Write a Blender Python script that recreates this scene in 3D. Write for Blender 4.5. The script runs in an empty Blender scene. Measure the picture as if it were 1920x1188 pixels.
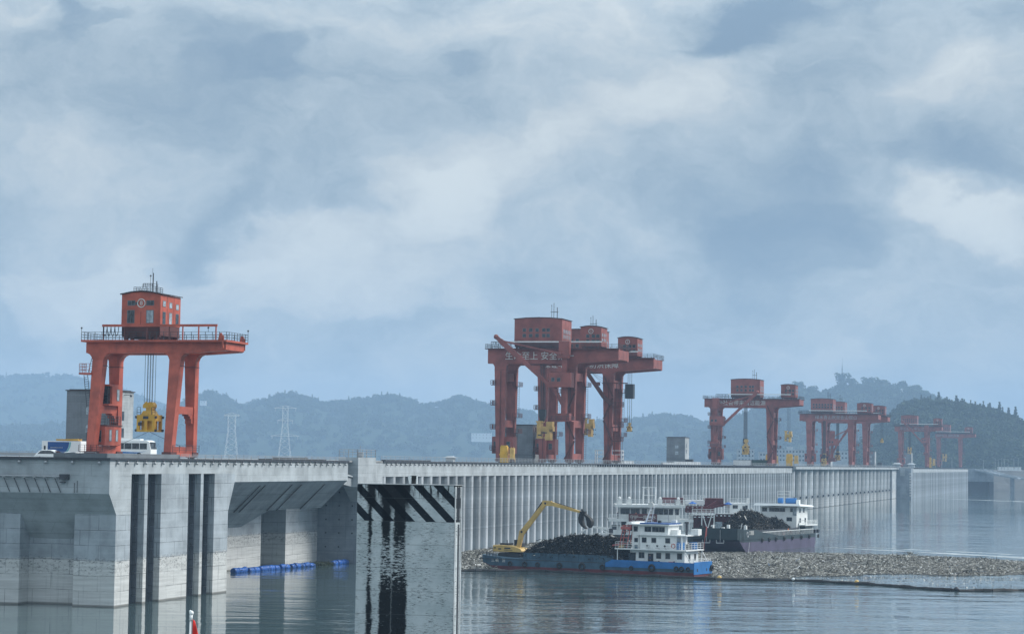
import bpy, math, random
import numpy as np
from mathutils import Matrix, Vector
R = math.radians
random.seed(7); rng = np.random.default_rng(11)
SC = bpy.context.scene; COL = SC.collection

# ---------------------------------------------------------------- camera
CAMZ = 20.3
cam = bpy.data.cameras.new('camera'); camo = bpy.data.objects.new('camera', cam); COL.objects.link(camo)
cam.sensor_width = 36; cam.lens = 78.75; cam.clip_start = 1; cam.clip_end = 20000
camo.matrix_world = Matrix.Translation((0, 0, CAMZ)) @ Matrix.Rotation(math.pi/2 + math.atan(270.4/4200), 4, 'X') @ Matrix.Rotation(0.0140, 4, 'Z')
SC.camera = camo

# ---------------------------------------------------------------- view, cycles
SC.view_settings.view_transform = 'Standard'; SC.view_settings.look = 'None'
SC.view_settings.exposure = 0.18; SC.view_settings.gamma = 1
SC.render.engine = 'CYCLES'
SC.cycles.use_denoising = True
SC.cycles.max_bounces = 6; SC.cycles.volume_bounces = 1; SC.cycles.transparent_max_bounces = 8
SC.cycles.caustics_reflective = False; SC.cycles.caustics_refractive = False
SC.cycles.volume_max_steps = 64

# ---------------------------------------------------------------- node helpers
class NT:
    def __init__(s, tree): s.t = tree; s.n = tree.nodes; s.l = tree.links
    def node(s, typ, **kw):
        n = s.n.new(typ)
        for k, v in kw.items(): setattr(n, k, v)
        return n
    def put(s, n, sock, v):
        i = n.inputs[sock]
        if isinstance(v, bpy.types.NodeSocket): s.l.new(v, i)
        elif v is not None: i.default_value = v
    def math(s, op, a, b=None, c=None, clamp=False):
        n = s.node('ShaderNodeMath', operation=op); n.use_clamp = clamp
        s.put(n, 0, a)
        if b is not None: s.put(n, 1, b)
        if c is not None: s.put(n, 2, c)
        return n.outputs[0]
    def vmath(s, op, a, b=None):
        n = s.node('ShaderNodeVectorMath', operation=op); s.put(n, 0, a)
        if b is not None: s.put(n, 1, b)
        return n.outputs['Value'] if op in ('LENGTH', 'DOT_PRODUCT', 'DISTANCE') else n.outputs[0]
    def mix(s, f, a, b, blend='MIX'):
        n = s.node('ShaderNodeMix', data_type='RGBA', blend_type=blend)
        s.put(n, 0, f); s.put(n, 6, a); s.put(n, 7, b)
        return n.outputs[2]
    def noise(s, vec, scale, detail=4, rough=.55, dist=0.0):
        n = s.node('ShaderNodeTexNoise'); s.put(n, 'Vector', vec); s.put(n, 'Scale', scale)
        s.put(n, 'Detail', detail); s.put(n, 'Roughness', rough); s.put(n, 'Distortion', dist)
        return n.outputs[0]
    def ramp(s, f, a, b, lo=0., hi=1.):
        n = s.node('ShaderNodeMapRange'); n.clamp = True; n.interpolation_type = 'SMOOTHSTEP'
        s.put(n, 0, f); s.put(n, 1, a); s.put(n, 2, b); s.put(n, 3, lo); s.put(n, 4, hi)
        return n.outputs[0]
    def sep(s, v):
        n = s.node('ShaderNodeSeparateXYZ'); s.put(n, 0, v); return n.outputs
    def comb(s, x, y, z):
        n = s.node('ShaderNodeCombineXYZ'); s.put(n, 0, x); s.put(n, 1, y); s.put(n, 2, z); return n.outputs[0]
    def mapping(s, v, scale=(1, 1, 1), loc=(0, 0, 0), rot=(0, 0, 0)):
        n = s.node('ShaderNodeMapping'); s.put(n, 0, v); n.inputs['Scale'].default_value = scale
        n.inputs['Location'].default_value = loc; n.inputs['Rotation'].default_value = rot
        return n.outputs[0]
def c4(c): return (c[0], c[1], c[2], 1.0)

# ---------------------------------------------------------------- world: overcast sky
SUN_AZ, SUN_EL = 80.0, 40.0          # degrees, azimuth from +Y towards +X (sun veiled by cloud, off to the right)
world = bpy.data.worlds.new('World'); SC.world = world; world.use_nodes = True
w = NT(world.node_tree); w.n.clear()
out = w.node('ShaderNodeOutputWorld'); bg = w.node('ShaderNodeBackground'); w.l.new(bg.outputs[0], out.inputs[0])
sky = w.node('ShaderNodeTexSky'); sky.sky_type = 'NISHITA'; sky.sun_disc = False
sky.sun_elevation = R(SUN_EL); sky.sun_rotation = R(SUN_AZ)
d = w.vmath('NORMALIZE', w.node('ShaderNodeTexCoord').outputs['Generated'])
dx, dy, dz = w.sep(d)
# domain-warped cloud noise on the direction sphere
base = w.mapping(d, scale=(1, 1, 1.7))
wn = w.node('ShaderNodeTexNoise'); w.put(wn, 'Vector', base); w.put(wn, 'Scale', 10.0); w.put(wn, 'Detail', 8.0); w.put(wn, 'Roughness', .56)
warp = w.vmath('SCALE', w.vmath('SUBTRACT', wn.outputs['Color'], (.5, .5, .5))); warp.node.inputs['Scale'].default_value = .085
p = w.vmath('ADD', d, warp)
px_, py_, pz_ = w.sep(p)
def blob(px, py, rx, ry, amp, ang=0.0):
    u = (px - 960)/4200.; v = (864.4 + .014*(px-960) - py)/4200.
    du = w.math('SUBTRACT', px_, u*.985); dv = w.math('SUBTRACT', pz_, v*.985)
    ca_, sa_ = math.cos(R(ang)), math.sin(R(ang))
    a = w.math('ADD', w.math('MULTIPLY', du, ca_*4200/rx), w.math('MULTIPLY', dv, sa_*4200/rx))
    b = w.math('ADD', w.math('MULTIPLY', du, -sa_*4200/ry), w.math('MULTIPLY', dv, ca_*4200/ry))
    q = w.math('ADD', w.math('MULTIPLY', a, a), w.math('MULTIPLY', b, b))
    return w.math('MULTIPLY', w.math('EXPONENT', w.math('MULTIPLY', q, -1.0)), amp)
n1 = w.noise(w.mapping(p, scale=(1, 1, 1.9)), 11.0, 8, .50, .25)
n2 = w.noise(w.mapping(p, scale=(1, 1, 1.5), loc=(3, 1, 2)), 26.0, 10, .60, .3)
val = w.math('ADD', w.math('ADD', w.math('MULTIPLY', w.math('SUBTRACT', n1, .5), .90), w.math('MULTIPLY', w.math('SUBTRACT', n2, .5), .62)), w.math('MULTIPLY', w.math('SUBTRACT', w.noise(w.mapping(p, scale=(1, 1, 2.2), loc=(7, 2, 1)), 75.0, 9, .62, .5), .5), .30))
for a in ((520, 110, 210, 60, -.34, -12), (380, 200, 420, 70, -.16, 0), (860, 110, 110, 45, -.22, 10), (150, 60, 70, 60, -.20, 30), (30, 50, 110, 40, .24, 0),
          (1330, 45, 110, 42, -.46, 12), (1480, 20, 130, 40, -.26, 0), (1230, 170, 120, 60, .26, 20), (1060, 250, 200, 50, .26, 18),
          (1800, 300, 220, 60, -.42, -18), (1500, 300, 110, 28, -.18, 0), (1480, 450, 190, 120, -.34, 0), (1420, 200, 200, 60, .06, 0),
          (1800, 400, 140, 42, .42, -22), (1750, 130, 170, 60, .12, 0), (1860, 60, 130, 40, -.22, 0), (600, 430, 300, 55, .17, 14), (250, 480, 160, 50, .12, -8),
          (850, 340, 80, 70, .20, 30), (350, 470, 70, 40, -.20, 60), (700, 20, 300, 30, .16, 0), (1260, 430, 70, 60, .16, 0), (900, 520, 90, 50, -.10, 0),
          (300, 320, 380, 60, -.03, 0), (1000, 120, 110, 90, .12, 0), (450, 400, 150, 40, -.12, 20)):
    val = w.math('ADD', val, blob(*a))
def bank(blobs, lo, hi, amp):      # cloud masses with a crisper, ragged edge
    s_ = w.math('MULTIPLY', w.math('SUBTRACT', n2, .5), .55)
    for b_ in blobs: s_ = w.math('ADD', s_, blob(*b_))
    return w.math('MULTIPLY', w.ramp(s_, lo, hi), amp)
for bs, lo, hi, am in (([(110, 530, 200, 85, 1), (300, 560, 120, 60, .8), (545, 500, 130, 95, 1), (760, 500, 240, 120, 1), (860, 360, 90, 60, .7)], .40, .66, .15),
                       ([(1790, 415, 95, 35, 1, -15), (1880, 440, 90, 40, 1), (1725, 372, 50, 22, .8, -30)], .25, .95, .18),
                       ([(1330, 45, 75, 32, 1, 10), (1440, 25, 90, 34, .9), (1290, 75, 40, 20, .6)], .25, 1.0, -.20),
                       ([(1430, 470, 110, 90, 1), (1560, 440, 120, 80, .9), (1500, 330, 120, 26, .7)], .42, .70, -.13),
                       ([(150, 60, 50, 55, 1, 40), (250, 60, 60, 25, .7, 20)], .40, .65, -.15),
                       ([(540, 110, 100, 45, 1), (420, 150, 160, 35, .7), (840, 100, 60, 30, .8)], .45, .75, -.12)):
    val = w.math('ADD', val, bank(bs, lo, hi, am))
f = w.ramp(val, -.62, .62)
cr = w.node('ShaderNodeValToRGB'); w.put(cr, 0, f); e = cr.color_ramp.elements
e[0].position = 0.0; e[0].color = (.190, .285, .400, 1); e[1].position = 1.0; e[1].color = (.66, .74, .775, 1)
for pos, c in ((.3, (.30, .40, .495)), (.52, (.405, .505, .59)), (.75, (.53, .61, .665))):
    k = e.new(pos); k.color = c4(c)
up = w.ramp(dz, .15, .36, 1.0, 2.0)          # an overcast sky is brighter towards the zenith
cl = w.vmath('SCALE', cr.outputs[0]); w.put(cl.node, 'Scale', w.math('MULTIPLY', up, 10.0)); cl = w.mix(1.0, cl, (1.0, .945, .895, 1), 'MULTIPLY')
mixc = w.mix(.95, sky.outputs[0], cl)
w.put(bg, 'Color', mixc); bg.inputs['Strength'].default_value = 0.10

sun = bpy.data.lights.new('sun', 'SUN'); sun.energy = 3.5; sun.angle = R(24); sun.color = (1.0, .96, .90)
suno = bpy.data.objects.new('sun', sun); COL.objects.link(suno)
sd = Vector((math.sin(R(SUN_AZ))*math.cos(R(SUN_EL)), math.cos(R(SUN_AZ))*math.cos(R(SUN_EL)), math.sin(R(SUN_EL))))
suno.rotation_euler = sd.to_track_quat('Z', 'Y').to_euler(); suno.location = (0, 0, 400)

# ---------------------------------------------------------------- dam frame: t = towards the water, s = along the dam
A = 0.2675945; CA, SA = math.cos(A), math.sin(A)
def W(t, s, z=0.0): return Vector((t*CA + s*SA, -t*SA + s*CA, z))

# ---------------------------------------------------------------- mesh builder
class MB:
    def __init__(s): s.v = []; s.f = []; s.m = []; s.mi = 0
    def add(s, vs, fs):
        o = len(s.v); s.v += [tuple(p) for p in vs]; s.f += [tuple(o+i for i in f) for f in fs]; s.m += [s.mi]*len(fs); return s
    def hexa(s, p):   # 4 bottom ccw, 4 top ccw
        return s.add(p, [(3, 2, 1, 0), (4, 5, 6, 7), (0, 1, 5, 4), (1, 2, 6, 5), (2, 3, 7, 6), (3, 0, 4, 7)])
    def box(s, x0, x1, y0, y1, z0, z1):
        return s.hexa([(x0, y0, z0), (x1, y0, z0), (x1, y1, z0), (x0, y1, z0), (x0, y0, z1), (x1, y0, z1), (x1, y1, z1), (x0, y1, z1)])
    def frust(s, z0, x0, x1, y0, y1, z1, a0, a1, b0, b1):
        return s.hexa([(x0, y0, z0), (x1, y0, z0), (x1, y1, z0), (x0, y1, z0), (a0, b0, z1), (a1, b0, z1), (a1, b1, z1), (a0, b1, z1)])
    def beam(s, p, q, wd, h=None):
        h = h or wd; p = Vector(p); q = Vector(q); d = (q-p).normalized()
        up = Vector((0, 0, 1)) if abs(d.z) < .95 else Vector((0, 1, 0))
        a = d.cross(up).normalized()*wd/2; b = a.cross(d).normalized()*h/2
        return s.hexa([p-a-b, p+a-b, q+a-b, q-a-b, p-a+b, p+a+b, q+a+b, q-a+b])
    def tube(s, p, q, r, n=8, r2=None):
        r2 = r if r2 is None else r2; p = Vector(p); q = Vector(q); d = (q-p).normalized()
        up = Vector((0, 0, 1)) if abs(d.z) < .95 else Vector((0, 1, 0))
        a = d.cross(up).normalized(); b = a.cross(d)
        vs = []
        for c, rr in ((p, r), (q, r2)):
            for i in range(n):
                t = 2*math.pi*i/n; vs.append(c + a*math.cos(t)*rr + b*math.sin(t)*rr)
        fs = [(i, (i+1) % n, n+(i+1) % n, n+i) for i in range(n)] + [tuple(range(n))[::-1], tuple(range(n, 2*n))]
        return s.add(vs, fs)
    def prism(s, poly, ax, a, b):   # poly in the other two axes (order x,y,z without ax)
        def mk(u, v, k): return {'x': (k, u, v), 'y': (u, k, v), 'z': (u, v, k)}[ax]
        n = len(poly); vs = [mk(u, v, a) for u, v in poly] + [mk(u, v, b) for u, v in poly]
        return s.add(vs, [(i, (i+1) % n, n+(i+1) % n, n+i) for i in range(n)] + [tuple(range(n))[::-1], tuple(range(n, 2*n))])
    def loft(s, rings, cap=True):
        n = len(rings[0]); vs = [p for r in rings for p in r]; fs = []
        for k in range(len(rings)-1):
            for i in range(n): fs.append((k*n+i, k*n+(i+1) % n, (k+1)*n+(i+1) % n, (k+1)*n+i))
        if cap: fs += [tuple(range(n))[::-1], tuple(range((len(rings)-1)*n, len(rings)*n))]
        return s.add(vs, fs)
    def torus(s, c, axis, Rr, r, n=14, m=7):
        c = Vector(c); ax = Vector(axis).normalized(); up = Vector((0, 0, 1)) if abs(ax.z) < .9 else Vector((1, 0, 0))
        a = ax.cross(up).normalized(); b = ax.cross(a)
        vs = []
        for i in range(n):
            t = 2*math.pi*i/n; dd = a*math.cos(t) + b*math.sin(t)
            for j in range(m):
                u = 2*math.pi*j/m; vs.append(c + dd*(Rr + r*math.cos(u)) + ax*r*math.sin(u))
        return s.add(vs, [(i*m+j, ((i+1) % n)*m+j, ((i+1) % n)*m+(j+1) % m, i*m+(j+1) % m) for i in range(n) for j in range(m)])
    def ball(s, c, r, n=8, m=5, sz=1.0):
        vs = []
        for j in range(m+1):
            ph = math.pi*j/m - math.pi/2
            for i in range(n):
                t = 2*math.pi*i/n; vs.append((c[0]+r*math.cos(ph)*math.cos(t), c[1]+r*math.cos(ph)*math.sin(t), c[2]+r*sz*math.sin(ph)))
        return s.add(vs, [(j*n+i, j*n+(i+1) % n, (j+1)*n+(i+1) % n, (j+1)*n+i) for j in range(m) for i in range(n)])
    def rail(s, pts, h=1.1, step=1.5, r=.03, bars=3):
        for a, b in zip(pts[:-1], pts[1:]):
            a = Vector(a); b = Vector(b); L = (b-a).length; n = max(1, round(L/step))
            for k in range(n+1):
                p = a.lerp(b, k/n); s.beam(p, p+Vector((0, 0, h)), r*2)
            for k in range(bars):
                z = Vector((0, 0, h*(k+1)/bars)); s.beam(a+z, b+z, r*1.7)
        return s
    def build(s, name, mats, parent=None, loc=None, smooth=False, bevel=0):
        me = bpy.data.meshes.new(name); me.from_pydata(s.v, [], s.f)
        for m in (mats if isinstance(mats, (list, tuple)) else [mats]): me.materials.append(m)
        if any(s.m): me.polygons.foreach_set('material_index', s.m)
        if smooth: me.polygons.foreach_set('use_smooth', [True]*len(s.f))
        me.update(); me.validate()
        o = bpy.data.objects.new(name, me); COL.objects.link(o)
        if parent: o.parent = parent
        if loc is not None: o.location = loc
        if bevel:
            b = o.modifiers.new('bevel', 'BEVEL'); b.width = bevel; b.segments = 2; b.limit_method = 'ANGLE'
        return o
def tag(o, label=None, cat=None, group=None, kind=None):
    if label: o['label'] = label
    if cat: o['category'] = cat
    if group: o['group'] = group
    if kind: o['kind'] = kind
    return o
def thing(name, label, cat, loc=(0, 0, 0), rz=0.0, group=None):
    o = bpy.data.objects.new(name, None); COL.objects.link(o); o.empty_display_size = .5
    o.location = loc; o.rotation_euler = (0, 0, rz); return tag(o, label, cat, group)
def damthing(name, label, cat, t, s, z=20.0, group=None): return thing(name, label, cat, W(t, s, z), -A, group)
def dup(o, parent=None, loc=None):
    c = o.copy(); COL.objects.link(c)
    if parent is not None: c.parent = parent
    if loc is not None: c.location = loc
    return c
def copy_tree(o, parent=None):
    c = o.copy(); COL.objects.link(c)
    if parent is not None: c.parent = parent
    for ch in list(o.children): copy_tree(ch, c)
    return c
def text(name, body, size, mat, parent, loc, rot=(math.pi/2, 0, 0), ext=.03, align='CENTER', sx=1.0):
    c = bpy.data.curves.new(name, 'FONT'); c.body = body; c.size = size; c.extrude = ext; c.align_x = align; c.align_y = 'CENTER'
    t = bpy.data.objects.new('tmp', c); COL.objects.link(t)
    me = bpy.data.meshes.new_from_object(t.evaluated_get(bpy.context.evaluated_depsgraph_get())); me.materials.clear(); me.materials.append(mat)
    bpy.data.objects.remove(t); bpy.data.curves.remove(c)
    o = bpy.data.objects.new(name, me); COL.objects.link(o); o.parent = parent; o.location = loc; o.rotation_euler = rot; o.scale = (sx, 1, 1)
    return o

# ---------------------------------------------------------------- materials
def newmat(name):
    m = bpy.data.materials.new(name); m.use_nodes = True; t = NT(m.node_tree)
    return m, t, m.node_tree.nodes['Principled BSDF']
def paint(name, col, rough=.5, metal=0.0, var=.25, scale=.6, streak=.35, dirt=(.07, .055, .05), spec=.4, grime=.30):
    m, t, b = newmat(name)
    o = t.node('ShaderNodeTexCoord').outputs['Object']
    n = t.noise(o, scale, 6, .6)
    c = t.mix(t.ramp(n, .3, .7), c4([x*(1-var) for x in col]), c4([min(1, x*(1+var*.6)) for x in col]))
    st = t.noise(t.mapping(o, scale=(2.2, 2.2, .22)), 1.4, 5, .65)
    c = t.mix(t.math('MULTIPLY', t.ramp(st, .56, .78), streak), c, c4(dirt))
    fn = t.noise(o, 7.0, 3, .6)
    c = t.mix(t.math('MULTIPLY', t.ramp(fn, .60, .75), grime), c, c4(dirt))
    t.put(b, 'Base Color', c); b.inputs['Roughness'].default_value = rough; b.inputs['Metallic'].default_value = metal
    b.inputs['Specular IOR Level'].default_value = spec
    return m
def concrete(name, *a_, vary=False, **k_):
    m = concrete0(name, *a_, **k_)
    if vary:
        t = NT(m.node_tree); b = m.node_tree.nodes['Principled BSDF']; src = b.inputs['Base Color'].links[0].from_socket
        r = t.node('ShaderNodeObjectInfo').outputs['Random']; t.put(b, 'Base Color', t.mix(1.0, src, t.comb(*[t.ramp(r, 0, 1, .74, 1.12)]*3), 'MULTIPLY'))
    return m
def concrete0(name, col=(.40, .42, .43), light=(.66, .63, .56), tide=6.2, brick=(5.5, 2.05), seam=.8, stain=.65, dark=(.10, .105, .11), speck=True):
    m, t, b = newmat(name)
    o = t.node('ShaderNodeTexCoord').outputs['Object']; g = t.node('ShaderNodeNewGeometry').outputs['Position']
    x, y, z = t.sep(o); gx, gy, gz = t.sep(g)
    n = t.noise(o, .22, 6, .62)
    c = t.mix(t.ramp(n, .28, .72), c4([k*.74 for k in col]), c4([k*1.18 for k in col]))
    lay = t.noise(t.mapping(o, scale=(.05, .05, 1.7)), 1.0, 5, .6)
    c = t.mix(t.math('MULTIPLY', t.ramp(lay, .48, .72), .40), c, c4([k*1.35 for k in col]))
    if tide:
        zn = t.math('ADD', gz, t.math('MULTIPLY', t.math('SUBTRACT', t.noise(t.mapping(o, scale=(.7, .7, 2.0)), 1.0, 5, .7), .5), 1.0))
        band = t.ramp(zn, tide+.25, tide-.25)
        lc = t.mix(t.ramp(t.noise(t.mapping(o, scale=(.12, .12, 2.6)), 1.0, 6, .65), .3, .7), c4([k*.82 for k in light]), c4([k*1.1 for k in light]))
        c = t.mix(band, c, lc)
        sp = t.math('MULTIPLY', t.ramp(t.noise(t.mapping(o, scale=(1.2, 1.2, 2.4)), 1.3, 7, .8), .51, .60),
                    t.math('MULTIPLY', t.ramp(gz, tide-3.2, tide-.6), t.ramp(gz, tide+.8, tide-.1)))
        c = t.mix(t.math('MULTIPLY', sp, .75), c, c4(dark))
        wet = t.ramp(gz, .32, .16); c = t.mix(t.math('MULTIPLY', wet, .75), c, (.12, .115, .10, 1))
    st = t.noise(t.mapping(o, scale=(1.6, 1.6, .07)), 1.0, 6, .65)
    c = t.mix(t.math('MULTIPLY', t.ramp(st, .54, .74), stain*.7), c, c4([k*.42 for k in col]))
    # formwork joints
    bt = t.node('ShaderNodeTexBrick'); bt.offset = .5
    wob = t.math('MULTIPLY', t.math('SUBTRACT', t.noise(o, .9, 3), .5), .10)
    t.put(bt, 'Vector', t.comb(t.math('ADD', x, t.math('MULTIPLY', y, 1.0)), t.math('ADD', gz, wob), 0.0))
    t.put(bt, 'Scale', 1.0); t.put(bt, 'Brick Width', brick[0]); t.put(bt, 'Row Height', brick[1]); t.put(bt, 'Mortar Size', .055); t.put(bt, 'Mortar Smooth', .6)
    jm = t.math('MULTIPLY', bt.outputs['Fac'], t.math('MULTIPLY', t.ramp(t.noise(o, .35, 4, .6), .35, .6, .25, 1.0), seam))
    c = t.mix(jm, c, c4(dark))
    fl = t.noise(t.mapping(o, scale=(1.3, 1.3, 3.5)), 2.6, 5, .7)
    c = t.mix(t.math('MULTIPLY', t.ramp(fl, .66, .74), .5), c, c4([k*.45 for k in col]))
    t.put(b, 'Base Color', c); b.inputs['Roughness'].default_value = .9; b.inputs['Specular IOR Level'].default_value = .08
    bn = t.node('ShaderNodeBump'); t.put(bn, 'Height', t.noise(o, 2.5, 6, .7)); bn.inputs['Distance'].default_value = .05; bn.inputs['Strength'].default_value = .5
    t.l.new(bn.outputs[0], b.inputs['Normal'])
    return m
M = {}
M['conc'] = concrete('concrete', (.325, .365, .40), light=(.53, .54, .535))
M['conc_band'] = concrete('crest concrete', (.37, .405, .43), tide=0, brick=(7, 1.6), seam=.35, stain=.30)
M['conc_pillar'] = concrete('pillar concrete', (.385, .42, .45), tide=0, brick=(40, 4.8), seam=.6, stain=.6, vary=True)
M['conc_far'] = concrete('spillway pier concrete', (.38, .415, .44), tide=5.5, light=(.47, .49, .50), brick=(60, 4.8), seam=.45, stain=.55, vary=True)
M['conc_dark'] = concrete('shaded wall concrete', (.24, .275, .315), tide=0, brick=(6, 2.4), seam=.6, stain=.55)  # darker copy of the wall concrete, shade put into its colour
M['conc_deck'] = concrete('deck concrete', (.30, .31, .315), tide=0, brick=(9, 9), seam=.2)
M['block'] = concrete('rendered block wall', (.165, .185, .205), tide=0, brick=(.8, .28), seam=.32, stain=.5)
M['block_light'] = concrete('lit block render', (.34, .365, .38), tide=0, brick=(1.4, .5), seam=.2, stain=.35)  # lit copy of the block wall, brightness put into the colour
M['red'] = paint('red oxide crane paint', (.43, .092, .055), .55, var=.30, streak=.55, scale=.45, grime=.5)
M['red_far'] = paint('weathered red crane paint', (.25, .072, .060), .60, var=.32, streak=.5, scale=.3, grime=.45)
M['red_dark'] = paint('dark red crane steel', (.10, .030, .026), .6, var=.25)
M['red_roof'] = paint('dark roof sheet', (.045, .035, .035), .6)
M['yellow'] = paint('yellow machine paint', (.62, .36, .035), .5, var=.2, streak=.35, dirt=(.06, .05, .03))
M['ochre'] = paint('worn yellow paint', (.60, .40, .13), .5, var=.2, streak=.30, dirt=(.10, .07, .04))
M['black'] = paint('black rubber', (.018, .019, .021), .7, var=.3, streak=.1, grime=.1)
M['steel'] = paint('grey steel', (.16, .17, .18), .5, metal=.3, var=.2)
M['steel_dark'] = paint('dark steel', (.045, .05, .06), .5, metal=.2, var=.2)
M['guide'] = paint('gate guide steel', (.075, .09, .11), .6, var=.3, streak=.5)
M['gal'] = paint('galvanised rail', (.33, .35, .37), .5, metal=.3, var=.15, streak=.1, grime=.1)
M['white'] = paint('white ship paint', (.72, .74, .74), .45, var=.08, streak=.35, dirt=(.30, .22, .16), grime=.15)
M['white_clean'] = paint('white vehicle paint', (.78, .80, .80), .25, var=.04, streak=.06, grime=.05, spec=.6)
M['mark'] = paint('white lettering', (.62, .62, .60), .6, var=.1, streak=.2)
M['blue'] = paint('blue hull paint', (.022, .155, .42), .45, var=.2, streak=.25, dirt=(.05, .06, .07))
M['blue_old'] = paint('faded blue hull paint', (.045, .10, .15), .55, var=.3, streak=.5, dirt=(.06, .05, .045))
M['blue_panel'] = paint('blue panel', (.012, .075, .26), .35, var=.1, streak=.1, grime=.1)
M['teal'] = paint('teal stripe', (.15, .45, .50), .35, var=.05, streak=0, grime=0)
M['float'] = paint('blue plastic float', (.018, .105, .40), .45, var=.3, streak=.3, dirt=(.05, .06, .05))
M['boot'] = paint('antifouling red', (.13, .030, .038), .6, var=.3, streak=.3)
M['purple'] = paint('faded purple bottom paint', (.078, .068, .118), .6, var=.22, streak=.45, dirt=(.19, .17, .20), scale=.25)
M['green_hull'] = paint('dark green hull paint', (.020, .038, .046), .55, var=.25, streak=.3)
M['maroon'] = paint('maroon steel', (.105, .022, .028), .6, var=.3, streak=.3)
M['pink'] = paint('faded red steel', (.42, .11, .10), .6, var=.2)
M['green'] = paint('dark green box paint', (.02, .06, .045), .5)
M['umb'] = paint('blue canvas', (.03, .13, .42), .8, var=.1)
M['redflag'] = paint('red flag cloth', (.62, .035, .03), .85, var=.12, scale=20, streak=0, grime=0)
def glassmat():
    m, t, b = newmat('window glass'); o = t.node('ShaderNodeTexCoord').outputs['Object']
    t.put(b, 'Base Color', t.mix(t.ramp(t.noise(o, 1.2, 2), .35, .65), (.010, .014, .020, 1), (.05, .065, .08, 1)))
    b.inputs['Roughness'].default_value = .08; b.inputs['Specular IOR Level'].default_value = .6
    return m
M['glass'] = glassmat()
M['glass_pale'] = paint('curtained glass', (.34, .40, .45), .15, var=.4, scale=1.5, streak=0)

def watermat():
    m, t, b = newmat('lake water'); g = t.node('ShaderNodeNewGeometry').outputs['Position']
    x, y, z = t.sep(g)
    # calm in the lee of the piers, more ripple out on the lake
    calm = t.ramp(t.math('ADD', x, t.math('MULTIPLY', t.noise(g, .012, 3), 60)), -30, 55, .24, 1.0)
    far = t.ramp(y, 520, 1150, 1.0, .16); gust = t.ramp(t.noise(t.mapping(g, scale=(.5, 1, 1)), .012, 4, .6), .35, .65, .45, 1.25)
    h = t.noise(t.mapping(g, scale=(.38, 1.0, 1), rot=(0, 0, R(8))), .145, 4, .55, .6)
    h2 = t.noise(t.mapping(g, scale=(.6, 1.0, 1), rot=(0, 0, R(-12))), .55, 3, .55, .3)
    h3 = t.noise(t.mapping(g, scale=(.7, 1.0, 1)), .055, 2, .5)
    hh = t.math('ADD', t.math('MULTIPLY', h, .38), t.math('ADD', t.math('MULTIPLY', h2, .085), t.math('MULTIPLY', h3, .16)))
    hh = t.math('MULTIPLY', hh, t.math('MULTIPLY', t.math('MULTIPLY', calm, far), gust))
    bn = t.node('ShaderNodeBump'); t.put(bn, 'Height', hh); bn.inputs['Distance'].default_value = 1.0; bn.inputs['Strength'].default_value = 1.0
    t.l.new(bn.outputs[0], b.inputs['Normal'])
    t.put(b, 'Base Color', t.mix(t.ramp(t.noise(g, .02, 3), .3, .7), (.050, .085, .092, 1), (.070, .108, .112, 1)))
    b.inputs['Roughness'].default_value = .02; b.inputs['IOR'].default_value = 2.1; b.inputs['Specular IOR Level'].default_value = .5
    return m
M['water'] = watermat()
# ================================================================ SETTING
m = MB(); m.add([(-3400, -40, 0), (3400, -40, 0), (3400, 10800, 0), (-3400, 10800, 0)], [(0, 1, 2, 3)])
tag(m.build('water', M['water']), kind='structure')

# ---- near dam block with gate slots (upstream face t=-131.2)
T0, S0 = -150.0, 278.0
class DB(MB):      # builder in dam coordinates, shifted to its parent's origin
    def __init__(s, t0, s0): MB.__init__(s); s.t0 = t0; s.s0 = s0
    def build(s, name, mats, parent=None, **k):
        s.v = [(a-s.t0, b-s.s0, c) for a, b, c in s.v]; return MB.build(s, name, mats, parent, **k)
blk = damthing('dam_block', 'grey concrete dam block on the left with four tall dark gate slots', 'dam', T0, S0, 0)
D = lambda: DB(T0, S0)
FT = -131.2
m = D()
m.box(-146.0, FT, 275.9, 371.4, 17.85, 19.7)                                    # crest band along the top
m.prism([(275.9, 15.2), (275.9, 17.85), (282.8, 17.85), (282.8, 12.4), (278.2, 12.4)], 'x', -146.0, FT)
m.prism([(319.7, 16.57), (319.7, 17.85), (371.4, 17.85), (371.4, 16.57)], 'x', -146.0, FT)
m.box(-215, -146.0, 275.9, 300, 15.2, 19.7)
m.add([(-215, 275.9, 15.2), (-137.3, 275.9, 15.2), (-137.3, 281.0, 8.9), (-215, 281.0, 8.9)], [(0, 1, 2, 3)])
m.build('crest_wall', M['conc_band'], blk)
m = D()                                                                          # pier between slots
m.prism([(278.2, -3), (278.2, 12.4), (282.8, 12.4), (282.8, -3)], 'x', -137.3, FT)
for a, b in ((287.15, 288.2), (292.7, 302.25), (306.7, 307.7)): m.box(-137.3, FT, a, b, -3, 17.85)
m.prism([(311.9, -3), (317.3, -3), (317.3, 12.15), (319.7, 16.57), (319.7, 17.85), (311.9, 17.85)], 'x', -137.3, FT)
m.box(-150, -137.3, 282.8, 317.3, -3, 17.85)
m.build('pier', M['conc'], blk)
m = D(); m.box(-215, -137.3, 281.0, 290, -3, 15.2); m.build('back_wall', M['conc'], blk)
m = D(); m.box(-215, -145.4, 278.2, 281.0, -3, 12.4); m.build('pier', M['conc'], blk)
for k, (a, b) in enumerate(((282.8, 287.15), (288.2, 292.7), (302.25, 306.7), (307.7, 311.9))):
    m = D(); z = -2.0; gz = m
    while z < 17.6:
        m.box(-132.75, -132.15, b-.30, b, z, min(17.8, z+3.05)); z += 3.12         # stoplog guide panels on the far side wall
    m.box(-134.2, -132.75, b-.55, b, -2, 17.8)
    z = -1; m.mi = 1
    while z < 17.4:
        m.box(-132.8, -132.1, b-.36, b-.30, z, z+.14); z += 3.12
    m.build('gate_guide', [M['guide'], M['steel_dark']], blk)
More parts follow.
